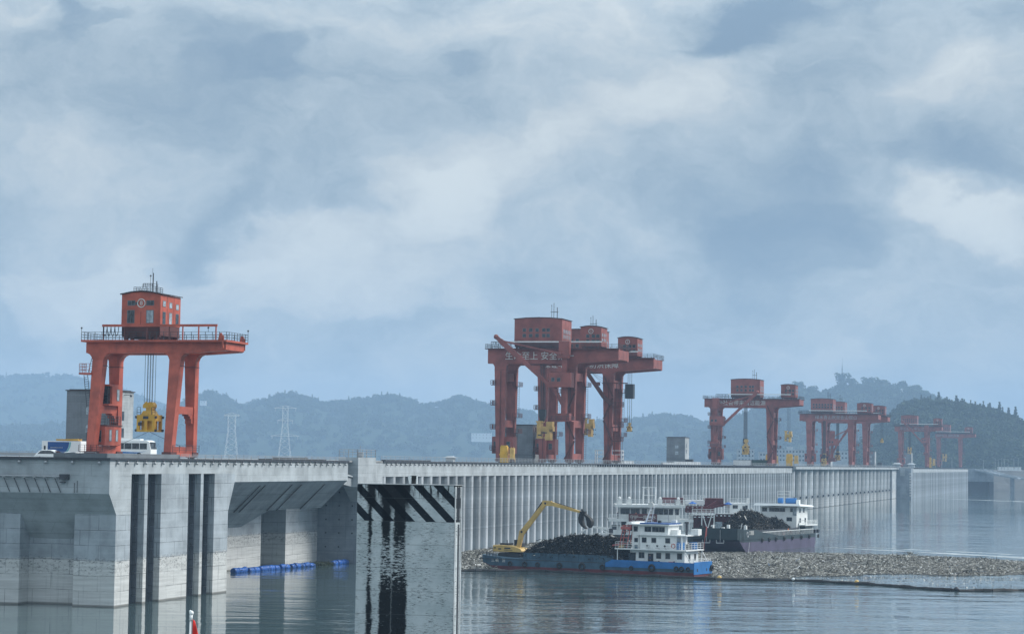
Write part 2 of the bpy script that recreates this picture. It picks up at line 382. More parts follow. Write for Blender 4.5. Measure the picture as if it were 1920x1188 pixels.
# corbelled bay
m = D()
zc = lambda t: 16.57 + (t-FT)*.99
m.hexa([(-135.9, 319.6, 11.9), (-133.0, 319.6, 11.9), (-133.0, 371.3, 11.9), (-135.9, 371.3, 11.9), (-135.9, 319.6, 16.6), (FT-.02, 319.6, 16.6), (FT-.02, 371.3, 16.6), (-135.9, 371.3, 16.6)])
m.v = m.v[:-8] + [(-138.8, 317.3, 9.05), (-138.7, 317.3, 9.05), (-138.7, 341.0, 9.05), (-138.8, 341.0, 9.05), (-138.8, 317.3, 16.6), (FT-.02, 317.3, 16.6), (FT-.02, 341.0, 16.6), (-138.8, 341.0, 16.6)]
m.hexa([(-138.8, 341.0, 9.05), (-138.7, 341.0, 9.05), (-136.05, 346.5, 11.75), (-138.8, 346.5, 11.75), (-138.8, 341.0, 16.6), (FT-.02, 341.0, 16.6), (FT-.02, 346.5, 16.6), (-138.8, 346.5, 16.6)])
m.hexa([(-138.8, 346.5, 11.75), (-136.05, 346.5, 11.75), (-136.05, 371.3, 11.75), (-138.8, 371.3, 11.75), (-138.8, 346.5, 16.6), (FT-.02, 346.5, 16.6), (FT-.02, 371.3, 16.6), (-138.8, 371.3, 16.6)])
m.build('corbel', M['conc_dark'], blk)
for s_ in (331.0, 333.2, 345.0, 349.4, 360.5):
    m = D(); m.hexa([(-136.0, s_, 11.65), (-135.8, s_, 11.65), (-135.8, s_+.22, 11.65), (-136.0, s_+.22, 11.65), (FT-.4, s_, 16.0), (FT-.2, s_, 16.0), (FT-.2, s_+.22, 16.0), (FT-.4, s_+.22, 16.0)])
    m.build('expansion_joint', M['steel_dark'], blk)
m = D(); m.box(-160, -155.2, 317.3, 391.5, -3, 19.6); m.box(-155.2, -154.7, 369.0, 371.3, -3, 14); m.build('recess_wall', M['conc'], blk)
m = D(); m.box(-160, -152.8, 398.0, 415.2, -3, 19.6); m.build('recess_pier', M['conc'], blk)
m = D(); m.box(-162, -160, 391.5, 398.0, -3, 19.6); m.build('slot_wall', M['conc_dark'], blk)
# pipe row with raking struts on the frontal face
m = D(); m.tube((-170, 275.6, 17.42), (-138.1, 275.6, 17.42), .14)
t_ = -168.0
while t_ < -138: m.beam((t_, 275.55, 17.3), (t_+.55, 275.82, 17.0), .10); m.beam((t_-.2, 275.5, 17.28), (t_+.25, 275.5, 17.28), .12); t_ += 1.52
m.build('pipe_run', M['gal'], blk)
t_ = -168.0
m = D()
while t_ < -138: m.beam((t_, 275.6, 17.25), (t_+.85, 275.80, 15.3), .09); t_ += 1.52
m.build('strut_row', M['steel_dark'], blk)
m = D(); m.box(-138.2, -137.05, 275.1, 275.9, 17.05, 17.75); m.box(-138.3, -137.6, 275.4, 275.9, 16.6, 16.75); m.build('junction_box', M['steel_dark'], blk)
m = D(); m.tube((-136.3, 275.85, 15.3), (-136.3, 275.85, 16.6), .05); m.tube((-135.9, 275.85, 15.3), (-135.9, 275.85, 16.9), .05); m.build('drain_pipe', M['steel'], blk)

# ---- link wall and gauge tower between near block and intake
lk = damthing('lift_shaft_tower', 'narrow stained concrete shaft with a railed top beside the striped pier', 'tower', -148, 415, 0)
D2 = lambda: DB(-148, 415)
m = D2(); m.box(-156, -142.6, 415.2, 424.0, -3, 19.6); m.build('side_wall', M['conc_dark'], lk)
m = D2(); m.box(-146, -142.0, 407.8, 418.4, 15.0, 20.65) ; m.box(-146, -142.0, 415.25, 418.4, -3, 15.0); m.prism([(411.0, 15.0), (415.25, 15.0), (415.25, 12.0)], 'x', -146, -142.0); m.build('shaft', M['conc_band'], lk)
m = D2(); m.rail([(-142.1, 407.9, 20.65), (-142.1, 418.3, 20.65), (-145.9, 418.3, 20.65), (-145.9, 407.9, 20.65), (-142.1, 407.9, 20.65)], 1.5, 2.4, .05); m.build('railing', M['gal'], lk)
m = D2(); m.box(-144.5, -143.5, 414.2, 415.2, 20.65, 21.6); m.tube((-144, 414.7, 21.6), (-144, 414.7, 23.0), .05); m.beam((-144.4, 414.7, 22.7), (-143.5, 414.7, 22.7), .06); m.build('instrument_mast', M['gal'], lk)
for t_, z_ in ((-151, 13.8), (-148.3, 13.8), (-151, 11.2), (-148.3, 11.2), (-145.6, 11.2), (-151, 8.5), (-148.3, 8.5), (-145.6, 8.5), (-151, 5.9), (-148.3, 5.9), (-145.6, 5.9), (-151, 3.2), (-148.3, 3.2)):
    m = D2(); m.tube((t_, 415.1, z_), (t_, 415.25, z_), .17); m.build('anchor_bolt', M['steel_dark'], lk)
m = D2(); m.prism([(371.5, 19.5), (383, 19.5), (408, 16.6), (408, 15.0), (371.5, 18.6)], 'x', -143.6, -143.2); m.prism([(371.5, 19.9), (383, 19.9), (408, 17.0), (408, 16.8), (371.5, 19.7)], 'x', -143.7, -142.9); m.build('stair_flight', M['conc_band'], lk)

# ---- intake wall: colonnade of vertical ribs
def colonnade(nm, lab, t, s0, s1, pitch, wid, depth, zband, n_extra=0, mat='conc_pillar', round_=True, bandmat='conc_band'):
    th = damthing(nm, lab, 'dam', t-8, (s0+s1)/2, 0); DD = lambda: DB(t-8, (s0+s1)/2)
    if zband:
        m = DD(); m.box(t-5, t+.05, s0, s1, zband, 19.7); m.build('crest_band', M[bandmat], th)
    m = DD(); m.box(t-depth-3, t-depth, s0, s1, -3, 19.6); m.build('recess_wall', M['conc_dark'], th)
    n = int((s1-s0)/pitch)
    m = MB(); hw = wid/2
    if round_: prof = [(-depth, -hw), (-hw*.9, -hw), (-hw*.45, -hw*.88), (-hw*.2, -hw*.66), (0, -hw*.32), (0, hw*.32), (-hw*.2, hw*.66), (-hw*.45, hw*.88), (-hw*.9, hw), (-depth, hw)]
    else: prof = [(-depth, -hw), (-2.3, -hw*.95), (-1.3, -hw*.84), (-.6, -hw*.68), (-.15, -hw*.5), (0, -hw*.38), (0, hw*.38), (-.15, hw*.5), (-.6, hw*.68), (-1.3, hw*.84), (-2.3, hw*.95), (-depth, hw)]
    m.prism([(a+8, b) for a, b in prof], 'z', -3, (zband or 19.6)-.003)
    first = m.build('pillar', M[mat], th, loc=(0, s0+wid/2-(s0+s1)/2, 0))
    for k in range(1, min(n+1, 100)): dup(first, th, (0, s0+wid/2-(s0+s1)/2+k*pitch, 0))
    return th
intake = colonnade('intake_wall', 'long pale intake wall of close vertical concrete ribs behind the trash barges', FT-11.3, 424.0, 993.0, 6.26, 3.0, 6.0, 16.9, round_=False)
m = DB(-150.5, 708.5); m.box(-143.6, -142.44, 418.5, 424.0, -3, 19.6); m.build('end_panel', M['conc_band'], intake)
spill = colonnade('spillway_piers', 'far row of wide rounded spillway piers beyond the ribbed intake wall', FT-11.0, 995.0, 1436.0, 19.9, 7.6, 9.0, None, mat='conc_far')
m = DB(FT-19, 1215.5); m.box(-146.5, FT-11, 1432.0, 1467.0, -3, 19.6); m.build('end_pier', M['conc_far'], spill)
m = DB(FT-19, 1215.5); m.box(-148, FT-9.6, 993.3, 1467.0, 18.6, 19.7); m.build('crest_walkway', M['conc_band'], spill)
m = MB(); m.box(FT-11.02-FT+19, FT-10.6-FT+19, -1.6, 1.6, 5.3, 6.2); f0 = m.build('dock_fender', M['steel_dark'], spill, loc=(0, 998.8-1215.5, 0))
for k in range(1, 22): dup(f0, spill, (0, 998.8+19.9*k-1215.5, 0))
farw = colonnade('far_intake_wall', 'hazy far right section of ribbed intake wall ending at the bank', -133.0, 1475.0, 2003.0, 6.26, 3.0, 4.0, 16.7, round_=False)
DF = lambda: DB(-141, 1739)
m = DF(); m.box(-160, -133.0, 1461.0, 1475.0, -3, 19.6); m.build('side_wall', M['conc_dark'], farw)
m = DF(); m.box(-140, -137, 1460.7, 1461.0, 14.5, 19.0); m.build('wall_panel', M['conc_band'], farw)
m = DF()
for k in range(9): m.box(-133.9, -133.0, 1460.8, 1461.0, 1.5+1.75*k, 2.35+1.75*k)
m.build('gauge_marks', M['mark'], farw)

# ---- crest road deck
def deckpart(nm, t0, t1, s0, s1, z0=19.72, z1=20.0, mat='conc_deck'):
    m = MB(); m.box(t0, t1, s0, s1, z0, z1); o = m.build(nm, M[mat]); o.rotation_euler = (0, 0, -A); return tag(o, kind='structure')
deckpart('crest_road', -215, FT-.5, 276.2, 371.0)
deckpart('crest_road', -215, FT-11.9, 371.0, 2010)
# dark kerb under the road edge, and lamps beneath it
kb = damthing('kerb_edge', 'dark overhanging kerb along the top of the dam', 'kerb', FT, 278, 19.7)
for (t0, t1, s0, s1) in ((-215, FT+.25, 275.5, 275.9), (FT, FT+.25, 275.9, 371.4), (FT-11.28, FT-11.0, 424, 1467), (-133, -132.7, 1461, 2003)):
    m = MB(); m.box(t0-FT, t1-FT, s0-278, s1-278, 0.02, .32); m.build('kerb', M['steel_dark'], kb)
# dome lamps under the kerb
lamps = []
t_ = -132.6
while t_ > -160: lamps.append((t_, 275.55)); t_ -= 3.95
s_ = 277.9
while s_ < 371: lamps.append((FT+.28, s_)); s_ += 2.95
s_ = 426.0
while s_ < 2000:
    if s_ < 1467: lamps.append((FT-11.0, s_))
    elif s_ > 1476: lamps.append((-132.7, s_))
    s_ += 3.05
def lampmesh():
    m = MB(); m.mi = 0; m.tube((0, 0, -.05), (0, 0, -.28), .12, 6); m.mi = 1
    m.ball((0, 0, -.42), .23, 8, 5); return m
l0 = None
for k, (t, s) in enumerate(lamps[:100]):
    if l0 is None: l0 = lampmesh().build('dome_lamp', [M['steel_dark'], M['gal']], kb, smooth=True); o = l0
    else: o = dup(l0, kb)
    o.location = (t-FT, s-278, .05)
m = MB()
for t, s in lamps[100:]:
    x, y = t-FT, s-278; m.box(x-.2, x+.2, y-.2, y+.2, -.6, .05)
tag(m.build('dome_lamps', M['steel_dark'], kb), kind='stuff')

# railings and parapets on the crest
def crest_rail(label, t, s0, s1, h=1.1, step=3.0, r=.035, z=20.0):
    th = damthing('guard_rail', label, 'railing', t, s0, z)
    m = MB(); L = s1-s0; n = int(L/step); 
    p0 = None
    pm = MB(); pm.box(-r, r, -r, r, 0, h); p0 = pm.build('post', M['gal'], th)
    for k in range(1, min(n+1, 100)): dup(p0, th, (0, k*step, 0))
    for k in range(3): m.box(-r*.8, r*.8, 0, L, h*(k+1)/3-r, h*(k+1)/3+r)
    m.build('top_bars', M['gal'], th)
    return th
crest_rail('thin grey guard rail on the crest between the near crane and the shaft tower', FT-.3, 300, 371, .62)
crest_rail('thin guard rail on the crest above the start of the ribbed intake wall', FT-11.6, 424, 640, 1.0)
crest_rail('thin guard rail on the crest above the middle of the ribbed intake wall', FT-11.6, 640, 990, 1.0, 4)
crest_rail('hazy guard rail along the far crest over the rounded piers', FT-10.2, 995, 1465, 1.0, 6, .05)
def along(t, s0, s1, n): return
m = MB(); m.box(0, .3, 0, 24, 0, .62); o = m.build('parapet_wall', M['block']); o.location = W(FT-.9, 276.3, 20.0); o.rotation_euler = (0, 0, -A)
tag(o, 'low grey concrete parapet running along the crest edge under the near crane', 'wall')
m = MB(); m.box(-7.6, 0, 0, .3, 0, .62); o = m.build('parapet_wall', M['block']); o.location = W(FT-.95, 276.3, 20.0); o.rotation_euler = (0, 0, -A)
tag(o, 'low grey concrete parapet in front of the blue trailer', 'wall')
th = damthing('guard_rail', 'grey guard rail on the crest at the left edge behind the white car', 'railing', -139, 277, 20.0)
m = MB(); m.rail([(-22, 4.5, 0), (3, 4.5, 0)], .75, 1.9, .03); m.build('post', M['gal'], th)
m = MB(); m.box(-22, 3, 4.45, 4.5, .15, .6); m.build('mesh_panel', M['gal'], th)
# long dark pipe bundle on the crest past the near crane
m = MB()
for k, (dx, dz, a, b) in enumerate(((0, .1, 0, 26), (.35, .12, 2, 30), (0, .34, 6, 22))): m.tube((dx, a, dz), (dx, b, dz), .14, 8)
o = m.build('pipe_bundle', M['steel_dark'], smooth=True); o.location = W(-133, 334, 20.0); o.rotation_euler = (0, 0, -A)
tag(o, 'long dark steel pipes stacked on the crest between the near crane and the shaft tower', 'pipes')
m = MB(); m.box(-.6, .6, 0, 30, 0, .28); o = m.build('walkway_plank', M['steel_dark']); o.location = W(-145, 432, 20.0); o.rotation_euler = (0, 0, -A)
tag(o, 'dark flat gangway lying on the crest right of the shaft tower', 'gangway')
# parked blocks / grey barriers seen along the crest
for (t, s, ln, h, lab) in ((-147, 640, 40, .9, 'long low pale barrier on the crest in front of the middle cranes'), (-150, 760, 50, 1.0, 'long low pale barrier on the crest before the windowed tower'),
                           (-146, 720, 26, .7, 'low grey barrier on the crest right of the second crane')):
    m = MB(); m.box(-.3, .3, 0, ln, 0, h); m.box(-.45, .45, 0, ln, 0, .2); o = m.build('barrier', M['conc_band']); o.location = W(t, s, 20.0); o.rotation_euler = (0, 0, -A); tag(o, lab, 'barrier')

# ================================================================ FRONT STRIPED PIER
def pier_mat():
    m, t, b = newmat('striped pier concrete'); o = t.node('ShaderNodeTexCoord').outputs['Object']; x, y, z = t.sep(o)
    # x 0..7.76 across the face, z height above water, y depth
    n = t.noise(o, .5, 6, .65)
    c = t.mix(t.ramp(n, .3, .7), (.40, .45, .47, 1), (.56, .60, .62, 1))
    lay = t.noise(t.mapping(o, scale=(.25, .25, 5.0)), 1.0, 6, .7)
    c = t.mix(t.math('MULTIPLY', t.ramp(lay, .52, .7), .45), c, (.31, .35, .38, 1))
    # painted diagonal warning stripes in the top 2.85 m
    ph = t.math('FRACT', t.math('DIVIDE', t.math('ADD', t.math('ADD', x, t.math('MULTIPLY', z, 1.0)), -.01), 1.63))
    stripe = t.math('MULTIPLY', t.math('LESS_THAN', ph, .47), t.math('GREATER_THAN', z, 15.66))
    wear = t.ramp(t.noise(t.mapping(o, scale=(1, 1, 2.5)), 3.0, 6, .7), .30, .37)
    c = t.mix(t.math('MULTIPLY', stripe, wear), c, (.014, .018, .024, 1))
    # black seepage runs, wobbling in width and broken up
    wob = t.math('MULTIPLY', t.math('SUBTRACT', t.noise(t.mapping(o, scale=(1, 1, .9)), 1.3, 6, .75), .5), .75)
    fine = t.noise(t.mapping(o, scale=(1.6, 1.6, 3.2)), 3.4, 6, .78)
    rag = t.math('MULTIPLY', t.math('SUBTRACT', t.noise(t.mapping(o, scale=(.9, .9, 7.5)), 1.6, 7, .8), .5), .62)
    wob = t.math('ADD', wob, rag)
    def run(x0, w0, z_lo, z_hi, wlo, lo=.4):
        dx = t.math('ABSOLUTE', t.math('SUBTRACT', t.math('ADD', x, wob), x0))
        wd = t.ramp(z, z_lo, z_hi, wlo, w0)
        a = t.ramp(t.math('SUBTRACT', wd, dx), -.10, .08)
        return a
    runs = t.math('MAXIMUM', run(2.38, .34, 10, 14, .47), run(3.45, .46, 10.5, 13.5, .62))
    runs = t.math('MAXIMUM', runs, t.math('MULTIPLY', run(1.08, .14, 8, 12, .22), t.ramp(z, 5.0, 6.5, .0, 1.0)))
    top = t.math('MULTIPLY', t.ramp(t.math('ABSOLUTE', t.math('SUBTRACT', t.math('ADD', x, t.math('MULTIPLY', wob, 1.0)), 3.05)), 1.40, 1.0), t.ramp(z, 15.9, 17.2))
    top2 = t.math('MULTIPLY', t.ramp(t.math('ABSOLUTE', t.math('SUBTRACT', t.math('ADD', x, wob), 1.15)), .50, .2), t.ramp(z, 16.3, 17.0))
    drip = t.math('MULTIPLY', t.ramp(t.noise(t.mapping(o, scale=(4.2, 4.2, .32)), 1.0, 4, .6), .50, .56), t.ramp(z, 17.0, 18.0))
    fine2 = t.noise(t.mapping(o, scale=(1.1, 1.1, 4.0)), 1.9, 7, .8)
    bias = t.math('ADD', t.ramp(z, 13.2, 16.0, 0, .16), t.ramp(z, 12.4, 9.5, 0, .13))
    brk = t.ramp(t.math('ADD', fine2, bias), .47, .52)
    brk2 = brk          # solid low down, broken higher up
    brk2 = t.math('MULTIPLY', brk2, t.ramp(fine, .22, .30))
    m1 = t.math('MULTIPLY', runs, brk2)
    m2 = t.math('MULTIPLY', t.math('MAXIMUM', t.math('MAXIMUM', top, top2), drip), t.ramp(fine, .26, .40))
    mm = t.math('MAXIMUM', m1, m2)
    # horizontal flecks along the lift joints
    fk = t.math('MULTIPLY', t.ramp(t.noise(t.mapping(o, scale=(1.5, 1.5, 11)), 1.5, 6, .8), .525, .585), .9)
    mm = t.math('MAXIMUM', mm, t.math('MULTIPLY', fk, t.ramp(t.noise(o, .7, 3), .38, .52)))
    c = t.mix(t.math('MULTIPLY', mm, .98), c, (.004, .005, .007, 1))
    joint = t.math('MULTIPLY', t.math('LESS_THAN', t.math('FRACT', t.math('DIVIDE', t.math('ADD', z, .1), 1.75)), .016), .7)
    c = t.mix(joint, c, (.06, .065, .07, 1))
    t.put(b, 'Base Color', c); b.inputs['Roughness'].default_value = .9; b.inputs['Specular IOR Level'].default_value = .08
    bn = t.node('ShaderNodeBump'); t.put(bn, 'Height', t.noise(t.mapping(o, scale=(1, 1, 3)), 4.0, 6, .7)); bn.inputs['Distance'].default_value = .03; bn.inputs['Strength'].default_value = .6
    t.l.new(bn.outputs[0], b.inputs['Normal']); return m
M['pier'] = pier_mat()
pr = damthing('guide_pier', 'tall free-standing concrete pier with black diagonal stripes and black water stains', 'pier', -56.45, 162.0, 0)
m = MB(); m.prism([(0, 0), (7.76, 0), (7.76, 2.0), (0, 2.0)], 'z', -4, 18.42); m.build('shaft', M['pier'], pr, bevel=.04)
m = MB(); m.box(-.02, 7.82, -.05, 2.05, 18.42, 18.47); m.build('cap_plate', M['block_light'], pr)
m = MB(); m.box(7.76, 7.80, .02, .30, -4, 18.3); m.box(7.76, 7.80, 1.55, 1.85, -4, 18.3); m.build('corner_rail', M['conc_band'], pr)
m = MB()
for k in range(3): m.box(7.77, 7.81, .55+.3*k, .67+.3*k, 15.7, 18.3)
m.box(7.77, 7.80, .9, 1.25, -4, 15.5)
m.build('guide_groove', M['steel_dark'], pr)
bt = damthing('mooring_bollard', 'small black and white bollard standing on top of the striped pier', 'bollard', -52.2, 162.8, 18.5)
m = MB(); m.tube((0, 0, 0), (0, 0, .35), .16, 10); m.tube((0, 0, .35), (0, 0, .62), .24, 10, .30); m.build('post', M['black'], bt, smooth=False)
m = MB(); m.add([(-.42, -.2, .62), (-.08, -.3, .58), (-.16, -.28, 0.02), (-.30, -.25, 0.02), (-.42, -.16, .62), (-.08, -.26, .58), (-.16, -.24, 0.02), (-.30, -.21, 0.02)],
             [(0, 1, 2, 3), (7, 6, 5, 4), (0, 4, 5, 1), (1, 5, 6, 2), (2, 6, 7, 3), (3, 7, 4, 0)])
m.box(.26, .34, -.2, -.1, 0, .6); m.build('shield_plate', M['white_clean'], bt)

# ================================================================ FLAG at the bow of the viewer's boat
fl = thing('flagpole', 'white flagpole tip with a furled red flag at the bottom edge of the picture', 'flag', (-2.83, 20, 17.2))
m = MB(); m.tube((0, 0, 0), (.02, 0, 1.66), .015, 12, .011); m.build('pole', M['white_clean'], fl, smooth=True)
m = MB(); m.ball((.024, 0, 1.72), .020, 12, 8, 1.1); m.tube((.02, 0, 1.65), (.022, 0, 1.71), .014, 10); m.ball((.014, 0, 1.735), .012, 8, 6); m.build('finial', M['white_clean'], fl, smooth=True)
m = MB(); rings = []
for k in range(14):
    z = 1.655 - .05*k; wd = .010 + .0075*k; ring = []
    for i in range(12):
        t = i/12*2*math.pi; ring.append((.04 + wd*.85 + wd*math.cos(t), .012*math.sin(t)*(1+.5*k/6) + .008*math.sin(k*.9+3*math.cos(t)), z - .01*math.cos(t)))
    rings.append(ring)
m.loft(rings); m.build('flag_cloth', M['redflag'], fl, smooth=True)
# ================================================================ GANTRY CRANES
def window(parent, x, z, w_, h_, y=None, xface=None, mat='glass', frame=True):
    """a framed window: on a face looking to -y (y given) or to +x (xface given)"""
    m = MB(); fw = .07
    if y is not None:
        if frame:
            m.mi = 0
            m.box(x-w_/2-fw, x+w_/2+fw, y-.04, y-.004, z-h_/2-fw, z-h_/2); m.box(x-w_/2-fw, x+w_/2+fw, y-.04, y-.004, z+h_/2, z+h_/2+fw)
            m.box(x-w_/2-fw, x-w_/2, y-.04, y-.004, z-h_/2, z+h_/2); m.box(x+w_/2, x+w_/2+fw, y-.04, y-.004, z-h_/2, z+h_/2)
        m.mi = 1; m.box(x-w_/2, x+w_/2, y-.02, y-.003, z-h_/2, z+h_/2)
        if w_ > .9 and frame: m.mi = 0; m.box(x-.03, x+.03, y-.035, y-.021, z-h_/2, z+h_/2)
    else:
        X = xface
        if frame:
            m.mi = 0
            m.box(X+.004, X+.04, x-w_/2-fw, x+w_/2+fw, z-h_/2-fw, z-h_/2); m.box(X+.004, X+.04, x-w_/2-fw, x+w_/2+fw, z+h_/2, z+h_/2+fw)
            m.box(X+.004, X+.04, x-w_/2-fw, x-w_/2, z-h_/2, z+h_/2); m.box(X+.004, X+.04, x+w_/2, x+w_/2+fw, z-h_/2, z+h_/2)
        m.mi = 1; m.box(X+.003, X+.02, x-w_/2, x+w_/2, z-h_/2, z+h_/2)
    return m.build('window', [M['steel'], M[mat]], parent)
def number_sign(th, num, x, y, z, r):
    m = MB(); m.torus((x, y-.06, z), (0, 1, 0), r, r*.13, 24, 6); g = m.build('number_ring', M['mark'], th)
    text('numeral', num, r*1.5, M['mark'], th, (x, y-.05, z))
def house(th, x0, x1, y0, y1, zc, zb, zt, red, roofarc=.4, front=(), side=(), number=None, antenna=None, big=True, roofrail=False, nsize=.55):
    m = MB(); xm = (x0+x1)/2
    m.box(x0, x1, y0, y1, zb, zt)
    prof = [(x0, zt), (x0+(x1-x0)*.25, zt+roofarc*.75), (xm, zt+roofarc), (x0+(x1-x0)*.75, zt+roofarc*.75), (x1, zt)]
    m.prism(prof, 'y', y0, y1)
    h = m.build('machinery_house', red, th)
    m = MB()
    pr = [(x0-.25, zt), (x0+(x1-x0)*.25, zt+roofarc*.75+.04), (xm, zt+roofarc+.04), (x0+(x1-x0)*.75, zt+roofarc*.75+.04), (x1+.25, zt)]
    pr = pr + [(a, b+.13) for a, b in pr[::-1]]
    n = 5
    for k in range(4): m.hexa([(pr[k][0], y0-.2, pr[k][1]), (pr[k+1][0], y0-.2, pr[k+1][1]), (pr[k+1][0], y1+.2, pr[k+1][1]), (pr[k][0], y1+.2, pr[k][1]),
                               (pr[k][0], y0-.2, pr[k][1]+.13), (pr[k+1][0], y0-.2, pr[k+1][1]+.13), (pr[k+1][0], y1+.2, pr[k+1][1]+.13), (pr[k][0], y1+.2, pr[k][1]+.13)])
    m.build('roof', M['red_roof'], h)
    for (x, z, w_, hh, mt) in front: window(h, x, z, w_, hh, y=y0, mat=mt)
    for (y, z, w_, hh, mt) in side: window(h, y, z, w_, hh, xface=x1, mat=mt)
    if number: number_sign(h, number[0], number[1], y0, number[2], nsize)
    # panel seams on the walls
    m = MB()
    for k in range(1, 3): y = y0+(y1-y0)*k/3; m.box(x1+.002, x1+.02, y-.03, y+.03, zb, zt)
    m.box(xm-.03, xm+.03, y0-.02, y0-.002, zb, zt*.0+zb+(zt-zb)*.45); m.build('wall_seam', M['red_dark'], h)
    # trolley chassis below
    m = MB(); m.box(x0+.1, x1-.1, y0+.1, y0+.6, zc+.5, zb); m.box(x0+.1, x1-.1, y1-.6, y1-.1, zc+.5, zb); m.box(x1-.5, x1-.05, y0+.1, y1-.1, zc+.7, zb); m.box(x0+.05, x0+.5, y0+.1, y1-.1, zc+.7, zb)
    m.box(x0+.8, x1-.8, y0+.8, y1-.8, zc+.3, zb-.02)
    for x in (x0+.7, x0+1.7, x1-1.7, x1-.7):
        for y in (y0+.3, y1-.3): m.tube((x, y-.2, zc+.3), (x, y+.2, zc+.3), .34, 12)
    m.build('trolley_chassis', M['red_dark'], th)
    if antenna is not None:
        ax, ay = antenna; m = MB(); zz = zt+roofarc*.6
        hh = 4.2 if big else 2.6
        m.tube((ax, ay, zz), (ax, ay, zz+hh), .07, 6); m.tube((ax+.9, ay+.2, zz), (ax+.9, ay+.2, zz+hh*.72), .10, 6); m.tube((ax-.7, ay+.3, zz), (ax-.7, ay+.3, zz+hh*.85), .05, 6)
        m.beam((ax-.9, ay, zz+hh*.42), (ax+1.2, ay, zz+hh*.42), .14); m.ball((ax-.7, ay+.3, zz+hh*.85), .14)
        m.build('antenna_mast', M['steel_dark'], h)
    if roofrail:
        m = MB(); z = zt+roofarc+.1
        m.rail([(x0+1.6, y0+.6, z-.2), (x0+1.6, y1-3.0, z-.2), (x1-1.6, y1-3.0, z-.1), (x1-1.6, y0+.6, z-.1), (x0+1.6, y0+.6, z-.2)], .85, .9, .025)
        m.rail([(x0+2.6, y0+1.5, z+.2), (x1-1.2, y0+1.5, z+.2)], .95, .7, .025); m.rail([(xm-.9, y0+2.6, z+.7), (xm+.5, y0+2.6, z+.7)], .65, .35, .025); m.build('roof_railing', M['steel_dark'], h)
    return h
def leg(th, x, yb, yt, H, wxt, wyt, wxb, wyb, red, fillet=1):
    m = MB()
    m.frust(0.9, x-wxb/2, x+wxb/2, yb-wyb/2, yb+wyb/2, H-1.0*fillet, x-wxt/2, x+wxt/2, yt-wyt/2, yt+wyt/2)
    f = .9*fillet
    for a, b, e0, e1 in ((H-1.0*fillet, H-.5*fillet, 0, .22*f), (H-.5*fillet, H-.18*fillet, .22*f, .55*f), (H-.18*fillet, H, .55*f, 1.0*f)):
        m.frust(a, x-wxt/2-e0, x+wxt/2+e0, yt-wyt/2, yt+wyt/2, b, x-wxt/2-e1, x+wxt/2+e1, yt-wyt/2, yt+wyt/2)
    o = m.build('leg', red, th)
    m = MB(); s_ = wxt/2+.03; m.box(x-s_, x+s_, yt-wyt/2-.03, yt+wyt/2+.03, H-1.9*fillet, H-1.8*fillet); m.build('flange_joint', M['red_dark'], o)
    m = MB(); m.box(x-wxb/2-.15, x+wxb/2+.15, yb-wyb/2-.35, yb+wyb/2+.35, .45, .95)
    for k in (-1, 1): m.box(x-wxb/2+.05, x+wxb/2-.05, yb+k*wyb*.42-.28, yb+k*wyb*.42+.28, .15, .5); m.tube((x-.25, yb+k*wyb*.42, .26), (x+.25, yb+k*wyb*.42, .26), .25, 12)
    m.build('wheel_truck', M['red_dark'], o)
    return o
def ladder(m, p, q, wd=.5, step=.4, ax=(1, 0, 0)):
    p = Vector(p); q = Vector(q); a = Vector(ax)*wd/2
    m.beam(p-a, q-a, .07); m.beam(p+a, q+a, .07); n = int((q-p).length/step)
    for k in range(1, n): c = p.lerp(q, k/n); m.beam(c-a, c+a, .05)
def girder(th, x0, x1, y0, y1, H, gh, tap, red, xl=None):
    m = MB(); m.prism([(x0, H+.0), (tap[0], H), (x1-.3, H+tap[1]), (x1, H+tap[1]+.15), (x1, H+gh), (x0, H+gh)], 'y', y0, y1)
    return m.build('girder', red, th)
